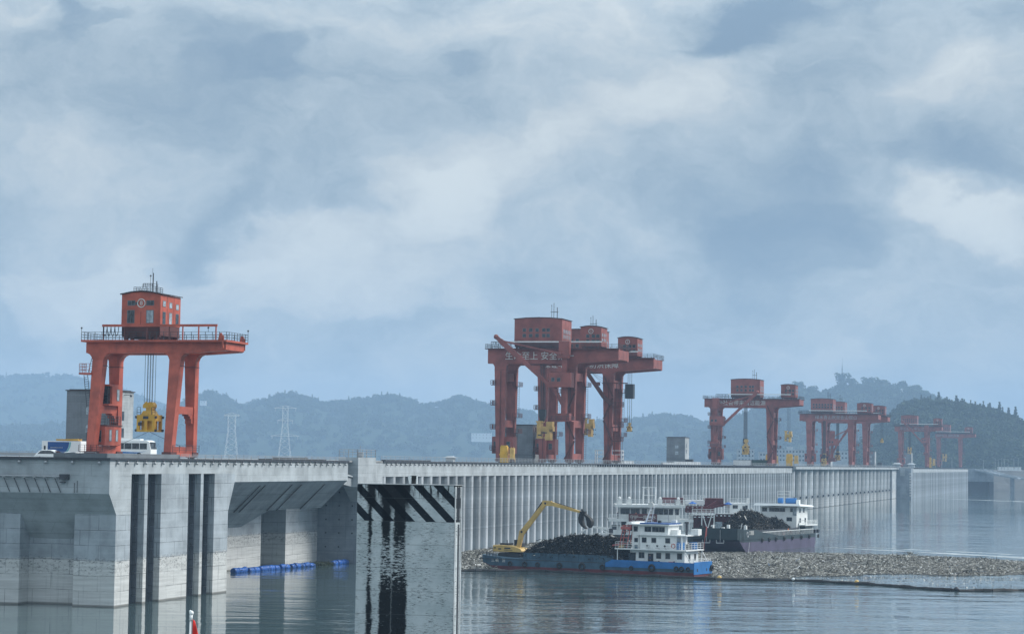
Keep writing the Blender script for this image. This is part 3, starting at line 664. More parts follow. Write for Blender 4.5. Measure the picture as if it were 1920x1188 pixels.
def jib(th, x, y, dr, zf, reach, ztip, zm, red, cabw=6.0):
    m = MB(); m.tube((x, y, zf-9), (x, y, zf+1), .9, 12); m.build('jib_column', red, th, smooth=False)
    m = MB(); m.box(x-cabw*.62, x+cabw*.38, y-2.4, y+1.6, zf, zf+3.9) if dr < 0 else m.box(x-cabw*.38, x+cabw*.62, y-2.4, y+1.6, zf, zf+3.9)
    c = m.build('jib_cab', red, th)
    x0 = x-cabw*.62 if dr < 0 else x-cabw*.38
    for k in (0, 1): window(c, x0+1.1+1.6*k, zf+2.0, .8, .9, y=y-2.4)
    m = MB(); m.box(x-.65, x+.65, y-.6, y+.6, zf+3.9, zm-.3); m.box(x-1.5, x+1.5, y-.9, y+.9, zm-.3, zm+3.4); m.box(x-1.7, x+1.3, y-1.0, y+1.0, zm-1.2, zm-.3); m.build('jib_mast', red, th)
    f = Vector((x+dr*2.0, y-1.2, zf-1.0)); t = Vector((x+dr*reach, y-1.2, ztip))
    m = MB(); d = (t-f).normalized(); n = Vector((-d.z, 0, d.x)); 
    m.beam(f, t, .75, 1.05); mid = f.lerp(t, .72); m.beam(f.lerp(t, .55), f.lerp(t, .93), .95, 1.35); m.ball((t.x, t.y, t.z), .7, 10, 6)
    m.build('jib_boom', red, th)
    m = MB(); m.beam(t-d*1.6, Vector((x+dr*.5, y-1.2, zm)), .38, .5); m.build('jib_tie', red, th)
    m = MB(); m.beam(Vector((x+dr*2.2, y-1.2, zf-1)), Vector((x, y-.5, zf-5.0)), .5, 1.1); m.box(x-3.0, x+2.6, y-2.0, y+1.2, zf-9.2, zf-8.9); m.box(x-2.2, x+1.8, y-1.5, y+1, zf-8.9, zf-7.0)
    m.build('jib_bracket', red, th)
    m = MB(); m.rail([(x-3.0, y-2.0, zf-8.9), (x+2.6, y-2.0, zf-8.9), (x+2.6, y+1.2, zf-8.9)], 1.1, 1.4, .04); m.beam((x-1.3, y-2, zf), (x-1.3, y-2, zf-4.5), .1); m.beam((x+1.8, y-2, zf), (x+1.5, y-2, zf-8), .1); m.build('jib_railing', M['steel_dark'], th)

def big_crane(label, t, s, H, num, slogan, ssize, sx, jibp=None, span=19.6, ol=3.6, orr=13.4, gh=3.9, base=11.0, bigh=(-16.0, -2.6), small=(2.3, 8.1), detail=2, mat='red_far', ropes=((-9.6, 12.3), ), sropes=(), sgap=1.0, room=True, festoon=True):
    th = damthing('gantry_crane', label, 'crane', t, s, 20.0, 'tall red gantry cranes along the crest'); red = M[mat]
    for y0 in (-.9, base-.9): girder(th, -span-ol, orr, y0, y0+1.8, H, gh, (1.5, .9), red)
    for xa, xb in ((-span-ol+.02, -span-ol+1.6), (orr-1.5, orr-.03)):
        m = MB(); m.box(xa, xb, .9, base-.9, H+1.2, H+gh-.1); m.build('end_beam', red, th)
    m = MB(); m.box(-span-ol-.6, orr+.3, -1.9, -.3, H+gh, H+gh+.22); m.box(-span-ol-.6, orr+.3, base+.3, base+1.9, H+gh, H+gh+.22); m.build('platform', M['red_dark'], th)
    m = MB(); z = H+gh+.22; m.rail([(-span-ol-.5, -1.85, z), (orr+.2, -1.85, z), (orr+.2, base+1.8, z), (-span-ol-.5, base+1.8, z), (-span-ol-.5, -1.85, z)], 1.15, 1.9 if detail > 1 else 3.2, .045 if detail > 1 else .07); m.build('platform_railing', M['steel_dark'], th)
    for x in (-span, 0):
        for yb, yt in ((-.2, 0.0), (base+.2, base)):
            leg(th, x, yb, yt, H, 3.3, 1.9, 1.9, 1.5, red, .9)
        m = MB(); m.box(x-.8, x+.8, .9, base-.9, H*.36, H*.36+1.9); m.build('cross_beam', red, th)
        m = MB(); m.box(x-1.0, x+1.0, .7, base-.7, H*.83, H*.83+2.2); m.build('cross_beam', red, th)
        m = MB(); m.box(x-.75, x+.75, .5, base-.5, .95, 2.6); m.build('sill_beam', red, th)
        # side platforms and ladders on the far leg
        m = MB()
        for zz in (H*.30, H*.46, H*.78):
            for sd in ((1, ) if x == 0 else (1, -1)):
                xx = x+sd*2.0; m.box(xx-.9, xx+.9, base*.75, base+1, zz, zz+.12); m.rail([(xx-.9, base*.75, zz+.1), (xx+.9, base*.75, zz+.1), (xx+.9, base+1, zz+.1)], 1.1, .9, .05)
        ladder(m, (x+1.5, base+.2, .5), (x+1.5, base+.2, H*.3), .6, .5); ladder(m, (x+1.7, base*.6, H*.3), (x+1.9, base*.6, H*.46), .6, .5); ladder(m, (x+1.9, base+.1, H*.46), (x+1.9, base+.1, H*.78), .6, .5)
        m.build('access_platforms', M['red_dark'] if detail > 1 else red, th)
    if detail > 1:
        m = MB()
        for k, (za, zb) in enumerate(((.5, 6), (6, 12.5), (12.5, 19), (19, 25.5))):
            xa, xb = (-1.2, 1.5) if k % 2 == 0 else (1.5, -1.2)
            m.beam((xa, -1.35, za+.5), (xb, -1.35, zb), .12, .5)
        m.build('stair_flights', M['red_dark'], th)
        m = MB()
        for zz in (3.2, 9.0, 15.5, 21.0):
            m.box(-span-2.6, -span-1.2, -1.2, .8, zz, zz+.18); m.rail([(-span-2.6, -1.2, zz+.18), (-span-1.2, -1.2, zz+.18), (-span-2.6, .8, zz+.18)], 1.15, .7, .06)
        m.build('side_platforms', M['red_dark'], th)
        for xx in (-span+.2, .2):
            m = MB(); m.beam((xx, -1.2, 1), (xx, -1.05, H-2), .12, .2); m.build('leg_conduit', M['red_dark'], th)
    b0, b1 = bigh; hz = H+gh
    fr = []; xs = [2.8, 4.6, 6.4, 8.3, 9.5]; ww = b1-b0
    if detail == 1: xs = [1.6, 3.2, 4.8, 6.4, 8.0, 9.6, 11.2]
    for x in xs:
        if x < ww-.5: fr += [(b0+x, hz+5.3, .85, .85, 'glass'), (b0+x, hz+3.8, .85, .85, 'glass')]
    sd = [(yy, hz+zz, .9, 1.0, 'glass_pale') for yy in (2.2, 4.4, 6.6, 8.8) for zz in (5.0, 3.6)]
    house(th, b0, b1, 0, base-.2, hz+.25, hz+2.1, hz+8.3, red, .35, fr, sd, None, (b1-2.6, 1.0))
    s0_, s1_ = small; ww = s1_-s0_
    fr = [(s0_+ww*f_, hz+z_, .8, .8, 'glass') for f_ in (.35, .62, .83) for z_ in (3.7, 2.3)]
    house(th, s0_, s1_, 1.2, base-2.6, hz+.25, hz+.9, hz+6.1, red, .35, fr, [(yy, hz+zz, .9, .8, 'glass_pale') for yy in (2.6, 4.6, 6.6) for zz in (4.1, 2.7)], (num, s0_+ww*.5, hz+5.0), None, nsize=.62)
    if festoon:
        m = MB(); m.beam((b0-.8, -1.6, hz+2.0), (8.9, -1.6, hz+2.0), .22, .34); m.build('festoon_rail', M['white'], th)
        m = MB(); x = b0-6.2; m.beam((x, -1.3, hz+2.0), (x+5.5, -1.3, hz+2.0), .16)
        for k in range(5): m.beam((x+k*1.35, -1.3, hz), (x+k*1.35, -1.3, hz+2.0), .10)
        k = 0
        while k < 12:
            c = Vector((x+.3+.45*k, -1.4, hz+1.95)); m.beam(c, c+Vector((.22, 0, -1.5)), .06); m.beam(c+Vector((.22, 0, -1.5)), c+Vector((.45, 0, 0)), .06); k += 1
        m.build('festoon_cables', M['steel_dark'], th)
    n = len([c_ for c_ in slogan])
    text('slogan', slogan, ssize, M['mark' if detail > 1 else 'gal'], th, (sx, -1.0, H+gh*.50), sx=sgap)
    for (x, zlow) in ropes:
        for k in range(8):
            m = MB(); xx = x+(k % 4)*.42-.6; yy = base*.45+(k//4)*1.2; m.tube((xx, yy, zlow), (xx, yy, H+gh), .07 if detail > 1 else .10, 5); m.build('hoist_rope', M['steel_dark'], th)
        m = MB(); m.box(x-.9, x+.9, base*.45-.3, base*.45+1.5, zlow-1.6, zlow); m.frust(zlow-3.2, x-.45, x+.45, base*.45, base*.45+1.2, zlow-1.6, x-.9, x+.9, base*.45-.3, base*.45+1.5); m.build('sheave_block', M['steel_dark'], th)
    for (x, zlow) in sropes:
        for k in (-.55, .0, .55):
            m = MB(); m.tube((x+k, 3, zlow), (x+k, 3, H+1), .06 if detail > 1 else .09, 5); m.build('hoist_rope', M['steel_dark'], th)
    if room:
        m = MB(); m.box(-span-2.6, -span+3.4, .9, 4.6, 2.4, 7.0); r_ = m.build('electrical_room', red, th)
        for xx in (-span-1.6, -span+2.0): window(r_, xx, 4.8, .9, 1.6, y=.9)
    if jibp: jib(th, *jibp, red=red)
    return th

# -- near crane
c8 = damthing('gantry_crane', 'nearest orange-red gantry crane, with number 8 circled on its cabin', 'crane', -134, 301.5, 20.0, 'tall red gantry cranes along the crest')
red = M['red']; H = 15.4; gh = 1.6; SP = 12.3
girder(c8, -SP-1.9, 8.0, 1.1, 2.7, H, gh, (2.2, .35), red); girder(c8, -SP-1.9, 8.0, 6.5, 8.1, H, gh, (2.2, .35), red)
for xa, xb in ((-SP-1.88, -SP-.6), (7.2, 7.97), (2.6, 3.4)):
    m = MB(); m.box(xa, xb, 2.7, 6.5, H+.5, H+gh-.05); m.build('end_beam', red, c8)
m = MB(); m.box(-SP-2.4, 8.4, .3, 2.9, H+gh, H+gh+.3); m.box(-SP-2.4, 8.4, 6.3, 8.7, H+gh, H+gh+.3); m.box(7.3, 8.4, 2.9, 6.3, H+gh, H+gh+.3); m.box(-SP-2.4, -SP-.5, 2.9, 6.3, H+gh, H+gh+.3); m.build('platform', red, c8)
for y in (.35, 8.55):
    m = MB(); m.box(7.7, 7.95, y-.1, y+.12, H+.7, H+gh+.9); m.prism([(7.1, H+gh+.3), (7.95, H+gh+.3), (7.6, H+gh+1.3), (7.3, H+gh+1.3)], 'y', y-.1, y+.12); m.build('buffer_bracket', red, c8)
m = MB(); z = H+gh+.3; m.rail([(-SP-2.35, .35, z), (8.35, .35, z), (8.35, 8.65, z), (-SP-2.35, 8.65, z), (-SP-2.35, .35, z)], 1.15, 1.1, .03); m.build('platform_railing', M['steel_dark'], c8)
for (x, y) in ((-SP-2.35, .35), (5.5, .35), (8.35, 8.65)):
    m = MB(); m.beam((x, y, z+1.1), (x, y, z+1.6), .05); m.ball((x, y, z+1.75), .15, 8, 6); m.build('warning_lamp', M['steel_dark'], c8)
for x in (-SP, 0):
    leg(c8, x, -.1, 1.9, H, 1.75, 1.5, 1.15, 1.4, red, 1.0)
    leg(c8, x, 7.9, 7.4, H, 1.75, 1.4, 1.15, 1.3, red, 1.0)
    m = MB(); m.box(x-.55, x+.55, 1.0, 7.1, 6.55, 7.65); m.build('cross_beam', red, c8)
    m = MB()
    for e0, z0, z1 in ((.25, 5.2, 5.9), (.7, 5.9, 6.3), (1.3, 6.3, 6.56)): m.box(x-.5, x+.5, 7.2-e0-.5, 7.2, z0, z1)
    m.build('haunch', red, c8)
    m = MB(); m.box(x-.55, x+.55, .5, 7.4, .3, 1.75); m.build('sill_beam', red, c8)
m = MB(); m.rail([(.9, -.9, .95), (.9, 8.7, .95)], 1.0, 2.5, .03); m.build('sill_railing', M['steel_dark'], c8)
xb0, xb1 = -8.6, -2.4
h8 = house(c8, xb0, xb1, 1.0, 8.2, 17.3, 19.55, 24.0, red, .40,
      [(xb0+1.55, 22.75, 1.1, .62, 'glass'), (xb0+4.55, 22.75, 1.1, .62, 'glass'), (xb0+1.5, 20.75, 1.05, 1.8, 'glass'), (xb0+4.55, 20.75, 1.05, 1.8, 'glass_pale')],
      [(2.3, 22.7, .95, .75, 'glass_pale'), (4.6, 22.6, .95, .75, 'glass_pale'), (7.0, 22.5, .95, .75, 'glass_pale'), (2.3, 20.6, .95, 1.7, 'glass'), (4.6, 20.6, .95, 1.7, 'glass_pale'), (7.0, 20.6, .95, 1.7, 'glass')],
      ('8', xb0+3.15, 22.72), None, roofrail=True, nsize=.60)
m = MB(); m.box(xb0+2.2, xb0+2.7, .97, .995, 22.5, 22.9); m.build('louvre', M['steel_dark'], h8)
m = MB(); m.tube((-4.4, 2.6, 24.2), (-4.4, 2.6, 27.3), .09, 8); m.tube((-4.5, 2.6, 27.3), (-4.5, 2.6, 28.0), .025, 6); m.tube((-3.95, 2.9, 24.2), (-3.95, 2.9, 26.1), .08, 8); m.tube((-4.9, 2.8, 24.2), (-4.9, 2.8, 26.8), .03, 6); m.ball((-4.9, 2.8, 26.9), .14, 8, 6); m.build('antenna_mast', M['steel_dark'], h8)
m = MB(); m.box(-11.2, 7.0, .02, .22, 19.2, 19.55)
m.build('festoon_beam', red, c8)
for x in (-11.0, -7.6, -4.1, -.5, 1.6, 4.1, 6.8):
    m = MB(); m.box(x-.08, x+.08, .05, .2, 17.3, 19.2); m.build('festoon_post', M['red_dark'] if x < 0 else red, c8)
m = MB()
for k in range(4):
    x0 = -11.0+.62*k; pr_ = None
    for j in range(9):
        u = j/8; p_ = Vector((x0+.62*u, .0, 19.2-1.35*math.sin(math.pi*u)**.6))
        if pr_ is not None: m.tube(pr_, p_, .055, 5)
        pr_ = p_
m.build('festoon_cables', M['black'], c8)
for k in range(8):
    m = MB(); xx = -6.0+(k % 4)*.40; yy = 4.0+(k//4)*1.1; m.tube((xx, yy, 8.2), (xx+.03, yy, H+1.5), .035, 5); m.build('hoist_rope', M['steel_dark'], c8)
# operator cab, lower machine room, stairs
m = MB(); m.box(-13.1, -11.0, 2.6, 7.0, 7.7, 7.95); m.box(-13.1, -11.0, 2.6, 7.0, 10.6, 10.85); m.box(-11.35, -11.0, 3.6, 7.0, 7.95, 10.6); m.box(-13.1, -12.7, 5, 7.0, 7.95, 10.6)
cab = m.build('operator_cab', red, c8)
m = MB(); m.box(-12.9, -11.35, 2.75, 4.8, 7.98, 10.57); m.build('cab_glass', M['glass'], cab)
m = MB()
for x in (-13.0, -12.2, -11.3): m.box(x-.05, x+.05, 2.65, 2.75, 7.9, 10.6)
m.box(-13.05, -11.25, 2.64, 2.74, 9.2, 9.3); m.build('cab_frame', M['steel_dark'], cab)
window(cab, 5.6, 9.3, .8, 1.6, xface=-11.0, mat='glass_pale')
m = MB(); m.box(-13.0, -11.0, 1.5, 7.0, 1.8, 4.7); rm = m.build('machine_room', red, c8)
m = MB(); m.box(-13.15, -10.85, 1.35, 7.1, 4.7, 4.85); m.build('room_roof', M['red_dark'], rm)
window(rm, -12.0, 3.2, .7, 1.6, y=1.5)
for y in (3.3, 5.5): window(rm, y, 3.3, .7, 1.6, xface=-11.0, mat='glass_pale')
m = MB(); m.rail([(-12.9, 1.6, 4.85), (-11.1, 1.6, 4.85), (-11.1, 6.8, 4.85)], 1.3, .8, .035); m.build('room_railing', M['steel_dark'], c8)
for la in (((-13.5, 1.0, 7.4), (-14.3, 1.4, 12.2), .6, .33, (1, 0, .15)), ((-13.6, 1.2, 12.4), (-12.9, 1.4, 15.6), .5, .33), ((-13.2, .6, .9), (-13.2, .6, 4.4), .6, .33)):
    m = MB(); ladder(m, *la); m.build('access_stair', M['steel_dark'], c8)
m = MB(); m.box(-14.9, -13.0, .3, 2.6, 12.2, 12.45); m.rail([(-13.2, .35, 12.45), (-14.85, .35, 12.45), (-14.85, 2.5, 12.45)], 1.35, .5, .03); m.build('stair_landing', red, c8)
m = MB(); m.rail([(-14.0, -.9, .95), (-10.2, -.9, .95)], .9, 1.0, .03); m.box(-14.0, -10.4, -.95, .3, .85, .95); m.build('lower_walkway', M['red_dark'], c8)
m = MB(); m.tube((-5.4, 4.4, 3.9), (-11.5, 4.0, 1.2), .03, 5); m.tube((-5.2, 4.4, 3.9), (-.6, 6.5, 1.6), .03, 5); m.build('tag_line', M['steel_dark'], c8)

# -- the crane family further along
cranes = []
big_crane('x', -145.0, 590, 26.9, '1', '生命至上 安全第一', 2.35, -8.6, jibp=(-.9, -3.4, -1, 20.4, 19.0, 34.0, 29.4), small=(2.6, 3.2) if False else (2.3, 8.1), ropes=((-9.2, 14.6),))['label'] = 'large red gantry crane at centre with a long jib boom raised across its slogan'
big_crane('red gantry crane close behind the jib crane, number 2 circled on its right cabin', -145.0, 636.6, 26.6, '2', '保证电力供应 防洪保障', 2.2, -8.2, jibp=None, ropes=((-9.6, 15.5),), sropes=((5.6, 11.5),))
big_crane('red gantry crane standing alone right of the windowed tower, jib folded against its left leg', -145.3, 946.8, 24.6, '3', '为社会带来清洁能源', 2.3, -12.2, jibp=(-22.8, -3.4, 1, 16.8, 18.0, 31.0, 25.0), span=24.0, gh=3.5, ol=4.2, orr=12.5, bigh=(-17.0, -4.5), small=(4.3, 10.5), detail=2, ropes=((-11.5, 11.5),), sropes=((7.4, 13.8),), room=True, festoon=True)
big_crane('front one of the two overlapping hazy red gantry cranes, ten-character slogan on its beam', -145.0, 1234, 24.8, '4', '绿水青山就是金山银山', 2.3, -8.0, gh=3.7, span=22.8, ol=5.2, orr=15.0, bigh=(-22.0, -9.7), small=(3.2, 11.2), detail=1, ropes=((-15.3, 6.5),), sropes=(), base=12)
big_crane('second of the two overlapping hazy red gantry cranes, standing just behind the first', -145.0, 1304, 25.2, '5', '一江清水向东流', 2.3, -8.0, gh=3.7, span=23.5, orr=13.0, bigh=(-21.5, -11.8), small=(3.8, 11.2), detail=1, jibp=(-18.5, -3.4, 1, 12.0, 10.0, 22.5, 17.0), ropes=((-16.5, 8.0),), sropes=((9.4, 14.5),), base=12)
big_crane('pale hazy gantry crane with a jib across its legs, left one of the farthest pair', -145.0, 1718.9, 27.2, '6', '不忘初心 牢记使命', 2.5, -9.5, jibp=(.4, -3.4, -1, 18.5, 18.0, 35.0, 28.4), gh=3.6, ol=4.2, orr=11.5, bigh=(-19.0, -7.0), small=(5.0, 11.3), detail=1, ropes=((-13.0, 14),), base=12)
big_crane('palest and farthest gantry crane, standing at the right end of the dam', -145.0, 2076.3, 27.2, '7', '保护长江 绿色发展', 2.5, -11.0, jibp=None, gh=3.6, ol=2.5, orr=13.5, bigh=(-21.0, -9.0), small=(4.0, 11.0), detail=1, ropes=((-14.0, 12.0),), base=12)

# dark luffing boom and hanging cab on the number 2 crane
y2 = [o for o in bpy.data.objects if o.get('label', '').startswith('red gantry crane close behind')][0]
m = MB(); m.beam((-.9, -2.2, 19.2), (-7.2, -2.2, 28.0), .8, 1.1); m.beam((-.9, -2.2, 19.2), (1.2, -1.2, 17.2), .9, 1.1); m.box(-3.4, -2.2, -2.7, -1.7, 22.6, 23.6); m.build('side_boom', M['red_dark'], y2)
m = MB()
for k in range(3): m.beam((-6.8+.3*k, -2.2, 27.8), (-.6, -2.2, 24.2-.9*k), .07)
m.build('boom_stays', M['steel_dark'], y2)
m = MB(); m.box(4.6, 7.0, 1, 3.4, 19.0, 23.2); m.build('hanging_cab', M['steel_dark'], y2)
m = MB(); m.box(2.0, 5.8, -1.6, -.9, 23.2, 23.5); m.beam((2.2, -1.5, .6), (2.6, -1.5, 23.4), .16); m.beam((-1.6, -1.5, 23.4), (2.0, -1.5, 23.4), .3)
for zz in (6.5, 10.5, 16.5): m.box(1.4, 4.2, -1.7, 1.4, zz, zz+.2); m.rail([(1.4, -1.7, zz+.2), (4.2, -1.7, zz+.2), (4.2, 1.4, zz+.2)], 1.2, .9, .06)
m.build('leg_platforms', M['red_dark'], y2)
# -- yellow lifting grabs and other hanging tackle (each hangs from its crane)
def grab(label, t, s, z, wd=2.9, dp=2.7, h=4.4, mat='yellow', style=0):
    g = damthing('lifting_grab', label, 'lifting grab', t, s, z, 'yellow lifting grabs')
    k = h/4.4; m = MB()
    if style == 0:
        m.box(-wd/2, wd/2, -dp/2, dp/2, .0, .28*k); m.box(-wd/2, wd/2, -dp/2, dp/2, 1.6*k, 2.5*k)
        for x in (-wd/2, -.22, wd/2-.45): m.box(x, x+.45, -dp/2, -dp/2+.4, .28*k, 1.6*k)
        for x in (-wd/2, wd/2-.45): m.box(x, x+.45, dp/2-.4, dp/2, .28*k, 1.6*k)
        m.box(-wd/2+.5, wd/2-.5, -dp/2+.6, dp/2-.6, .28*k, 1.6*k)
    else:
        m.box(-wd*.5, -wd*.24, -dp/2, dp/2, 0, 4.0*k); m.box(-wd*.56, -wd*.15, -dp/2-.05, dp/2, 3.9*k, 4.25*k); m.box(-wd*.52, -wd*.14, -dp/2-.05, dp/2, -.1*k, .3*k); m.box(-wd*.24, wd/2, -dp/2+.2, dp/2, 1.7*k, 2.9*k); m.box(wd*.08, wd*.46, -dp/2+.1, dp/2, 2.9*k, 4.1*k); m.box(wd*.02, wd*.36, -dp/2+.1, dp/2, -.5*k, 1.7*k)
    m.build('frame', M[mat], g)
    if style: k *= .62
    m = MB(); m.frust(2.5*k, -wd*.36, wd*.36, -dp*.34, dp*.34, 3.1*k, -wd*.26, wd*.26, -dp*.26, dp*.26); m.box(-wd*.13, wd*.24, -dp*.2, dp*.2, 3.1*k, 3.5*k)
    m.tube((wd*.10, -dp*.22, 3.85*k), (wd*.10, dp*.22, 3.85*k), .58*k, 14); m.prism([(-wd*.28, 3.5*k), (wd*.08, 3.5*k), (wd*.08, 4.0*k), (-wd*.10, 4.5*k), (-wd*.28, 4.0*k)], 'y', -dp*.26, -dp*.2)
    m.build('sheave_housing', M[mat], g)
    r0 = None
    for x in (-wd/2-.12, wd/2+.12):
        for zz in (.2*k, 2.15*k):
            for y in (-dp/2+.1, dp/2-.1):
                if r0 is None: m = MB(); m.tube((-.13, 0, 0), (.13, 0, 0), .2*k, 10); r0 = m.build('guide_roller', M['steel_dark'], g); r0.location = (x, y, zz)
                else: dup(r0, g, (x, y, zz))
    m = MB(); m.box(-wd*.14, wd*.14, -dp/2-.06, -dp/2-.01, 1.9*k, 2.3*k); m.build('latch_plate', M['steel_dark'], g)
    m = MB(); m.box(-wd*.42, -wd*.22, -dp/2-.02, -dp/2+.02, .9*k, 1.4*k); m.build('inspection_opening', M['steel_dark'], g)
    for x0, x1 in ((-wd/2, -wd*.3), (wd*.3, wd/2)):
        m = MB(); m.rail([(x0, -dp/2+.05, 2.5*k), (x1, -dp/2+.05, 2.5*k)], 1.1*k, .45, .028); m.build('grab_railing', M['steel_dark'], g)
    return g
grab('bright yellow lifting grab hanging between the legs of the number 8 crane', -134-5.35, 301.5+4.6, 23.9)
g = grab('large yellow lifting grab hanging under the crane whose jib crosses its slogan', -145-8.2, 590+5.5, 26.8, 4.5, 2.6, 4.8, 'ochre', 1)
grab('worn yellow lifting grab hanging low behind the right leg of the jib crane', -145-7.3, 636.6+6, 28.4, 3.2, 2.6, 5.0, 'ochre', 1)
grab('yellow lifting grab hanging on the left in the crane right of the windowed tower', -145-11.5, 946.8+5, 24.6, 2.7, 2.6, 6.6, 'ochre', 0)
grab('small yellow lifting grab hanging high under the right overhang of the lone middle crane', -145.3+7.4, 946.8+3, 30.6, 3.0, 2.2, 4.4, 'ochre', 1)
grab('hazy yellow grab low behind the left legs of the overlapping pair of cranes', -145-15.3, 1234+6, 20.2, 2.6, 2.4, 7.0, 'ochre', 0)
grab('hazy yellow grab hanging in the middle of the overlapping pair of cranes', -145-16.5, 1304+6, 23.5, 2.9, 2.4, 5.4, 'ochre', 0)
grab('tiny yellow hook block under the right end of the overlapping pair of cranes', -145+9.4, 1304+3, 34.0, 1.8, 1.6, 2.6, 'ochre', 0)
grab('faint yellow grab hanging under the farthest crane', -145-14, 2076+6, 26.3, 4, 3, 6.5, 'ochre', 1)
grab('small yellow hook under the number 2 crane at its right overhang', -145+5.6, 636.6+3, 29.4, 1.3, 1.1, 2.6, 'ochre', 0)
grab('faint yellow grab between the left legs of the left far crane', -145-13, 1718.9+6, 30.5, 3, 2.5, 5.0, 'ochre', 1)
def ybeam(label, t, s, w_, h_):
    g = damthing('lifting_beam', label, 'lifting beam', t, s, 20.0, 'yellow lifting beams parked on the crest'); m = MB()
    m.box(-w_*.55, -w_*.05, -.6, .6, 0, h_*.93); m.box(-w_*.6, 0, -.7, .7, h_*.42, h_*.52); m.box(-w_*.5, -w_*.1, -.5, .5, h_*.93, h_); m.build('column', M['yellow'], g)
    m = MB(); m.box(w_*.12, w_*.42, -.5, .5, h_*.2, h_*.85); m.beam((w_*.05, 0, 0), (w_*.2, 0, h_*.9), .14); m.beam((w_*.5, 0, 0), (w_*.35, 0, h_*.9), .14); m.tube((w_*.27, -.7, h_*.75), (w_*.27, .7, h_*.75), .4, 10); m.build('hook_frame', M['ochre'], g)
ybeam('pair of upright yellow lifting beams parked at the left foot of the jib crane', -146.0, 531, 3.6, 4.2)
ybeam('yellow lifting beam parked behind the right legs of the lone middle crane', -150, 985, 5.5, 5.0)
ybeam('yellow lifting beam standing on the crest just right of the lone middle crane', -146, 1020, 5.5, 5.5)
ybeam('pale yellow lifting beam standing between the far pair of cranes', -145, 1768, 6, 8)
# ================================================================ CREST BUILDINGS
def tower(label, t1, s, wt=8.0, ds=7.5, h=11.0, front=(), side=(), lamp=False):
    """flat-roofed block; its right front corner stands at (t1, s)"""
    th = damthing('lift_tower', label, 'tower', t1, s, 20.0, 'rendered lift towers on the crest')
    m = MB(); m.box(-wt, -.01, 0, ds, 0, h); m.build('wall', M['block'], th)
    m = MB(); m.box(-.012, .03, -.01, ds, 0, h); m.build('side_wall', M['block_light'], th)  # side facing the sun: its brightness is put into a paler sheet
    m = MB(); m.box(-wt-.2, .25, -.2, ds+.2, h, h+.16); m.box(-wt+.3, -.3, .3, ds-.3, h+.16, h+.3); m.build('roof', M['red_roof'], th)
    m = MB(); m.box(-wt-.03, .05, -.04, -.005, 2.2, 2.32); m.build('string_course', M['steel_dark'], th)
    for x, z in front: window(th, x, z, 1.3, 1.3, y=0, mat='glass_pale')
    for y, z in side: window(th, y, z, 1.0, 1.5, xface=.03, mat='glass')
    if lamp:
        m = MB(); m.tube((.1, ds*.5, h-.6), (1.4, ds*.5, h-.5), .05); m.ball((1.5, ds*.5, h-.7), .22); m.build('wall_lamp', M['steel_dark'], th)
    return th
tower('grey block tower behind the number 8 crane', -168, 353.6, 8.6, 8.5, 11.4, [(-4.2, 8.0), (-4.2, 4.9)], [(4.2, 7.2), (4.2, 4.3)], True)
m = MB(); m.box(0, 3.6, -.05, .05, 0, 1.3); o = m.build('vent_panel', M['steel_dark']); o.location = W(-176.4, 353.3, 20.6); o.rotation_euler = (0, 0, -A); tag(o, 'dark vent panel at the foot of the block tower behind the near crane', 'panel')
tower('grey block tower between the legs of the jib crane', -168, 637.5, 8.5, 8.5, 10.9, [(-6.0, 8.0), (-6.0, 5.2)], [(4, 7)])
tower('grey block tower standing clear with two pale windows, left of the lone middle crane', -168, 874.2, 7.4, 8.5, 10.6, [(-3.3, 6.9), (-3.3, 4.5)], [(2.5, 7.4), (2.5, 5.2)])
tower('hazy block tower at the right foot of the two overlapping cranes', -168, 1571.1, 6.0, 9, 10.6, [(-2.8, 6.9), (-2.8, 4.0)], [])
tower('hazy block tower between the legs of the left far crane', -168, 1849.3, 9.0, 9, 12.0, [(-5.3, 7.5), (-5.3, 4.5)], [])
tower('hazy block tower half hidden behind the left legs of the overlapping cranes', -170, 1345, 6.0, 9, 10.2, [(-2.8, 6.9)], [])
for (t, s, lab) in ((-141, 1452, 'small domed kiosk on the far crest where the rounded piers end'), (-139, 1530, 'small pale domed kiosk beside the far ribbed wall'), (-146, 482, 'small flat-topped kiosk on the crest above the first ribs')):
    k = damthing('crest_kiosk', lab, 'kiosk', t, s, 20.0, 'small kiosks on the crest'); sc = 1.0 if s > 1000 else .45
    m = MB(); m.box(-2.0*sc, 2.0*sc, -2.0*sc, 2.0*sc, 0, 2.0*sc); m.build('wall', M['conc_band'], k)
    m = MB(); m.frust(2.0*sc, -3.0*sc, 3.0*sc, -3.0*sc, 3.0*sc, 2.9*sc, -1.2*sc, 1.2*sc, -1.2*sc, 1.2*sc); m.build('roof', M['conc_band'], k)
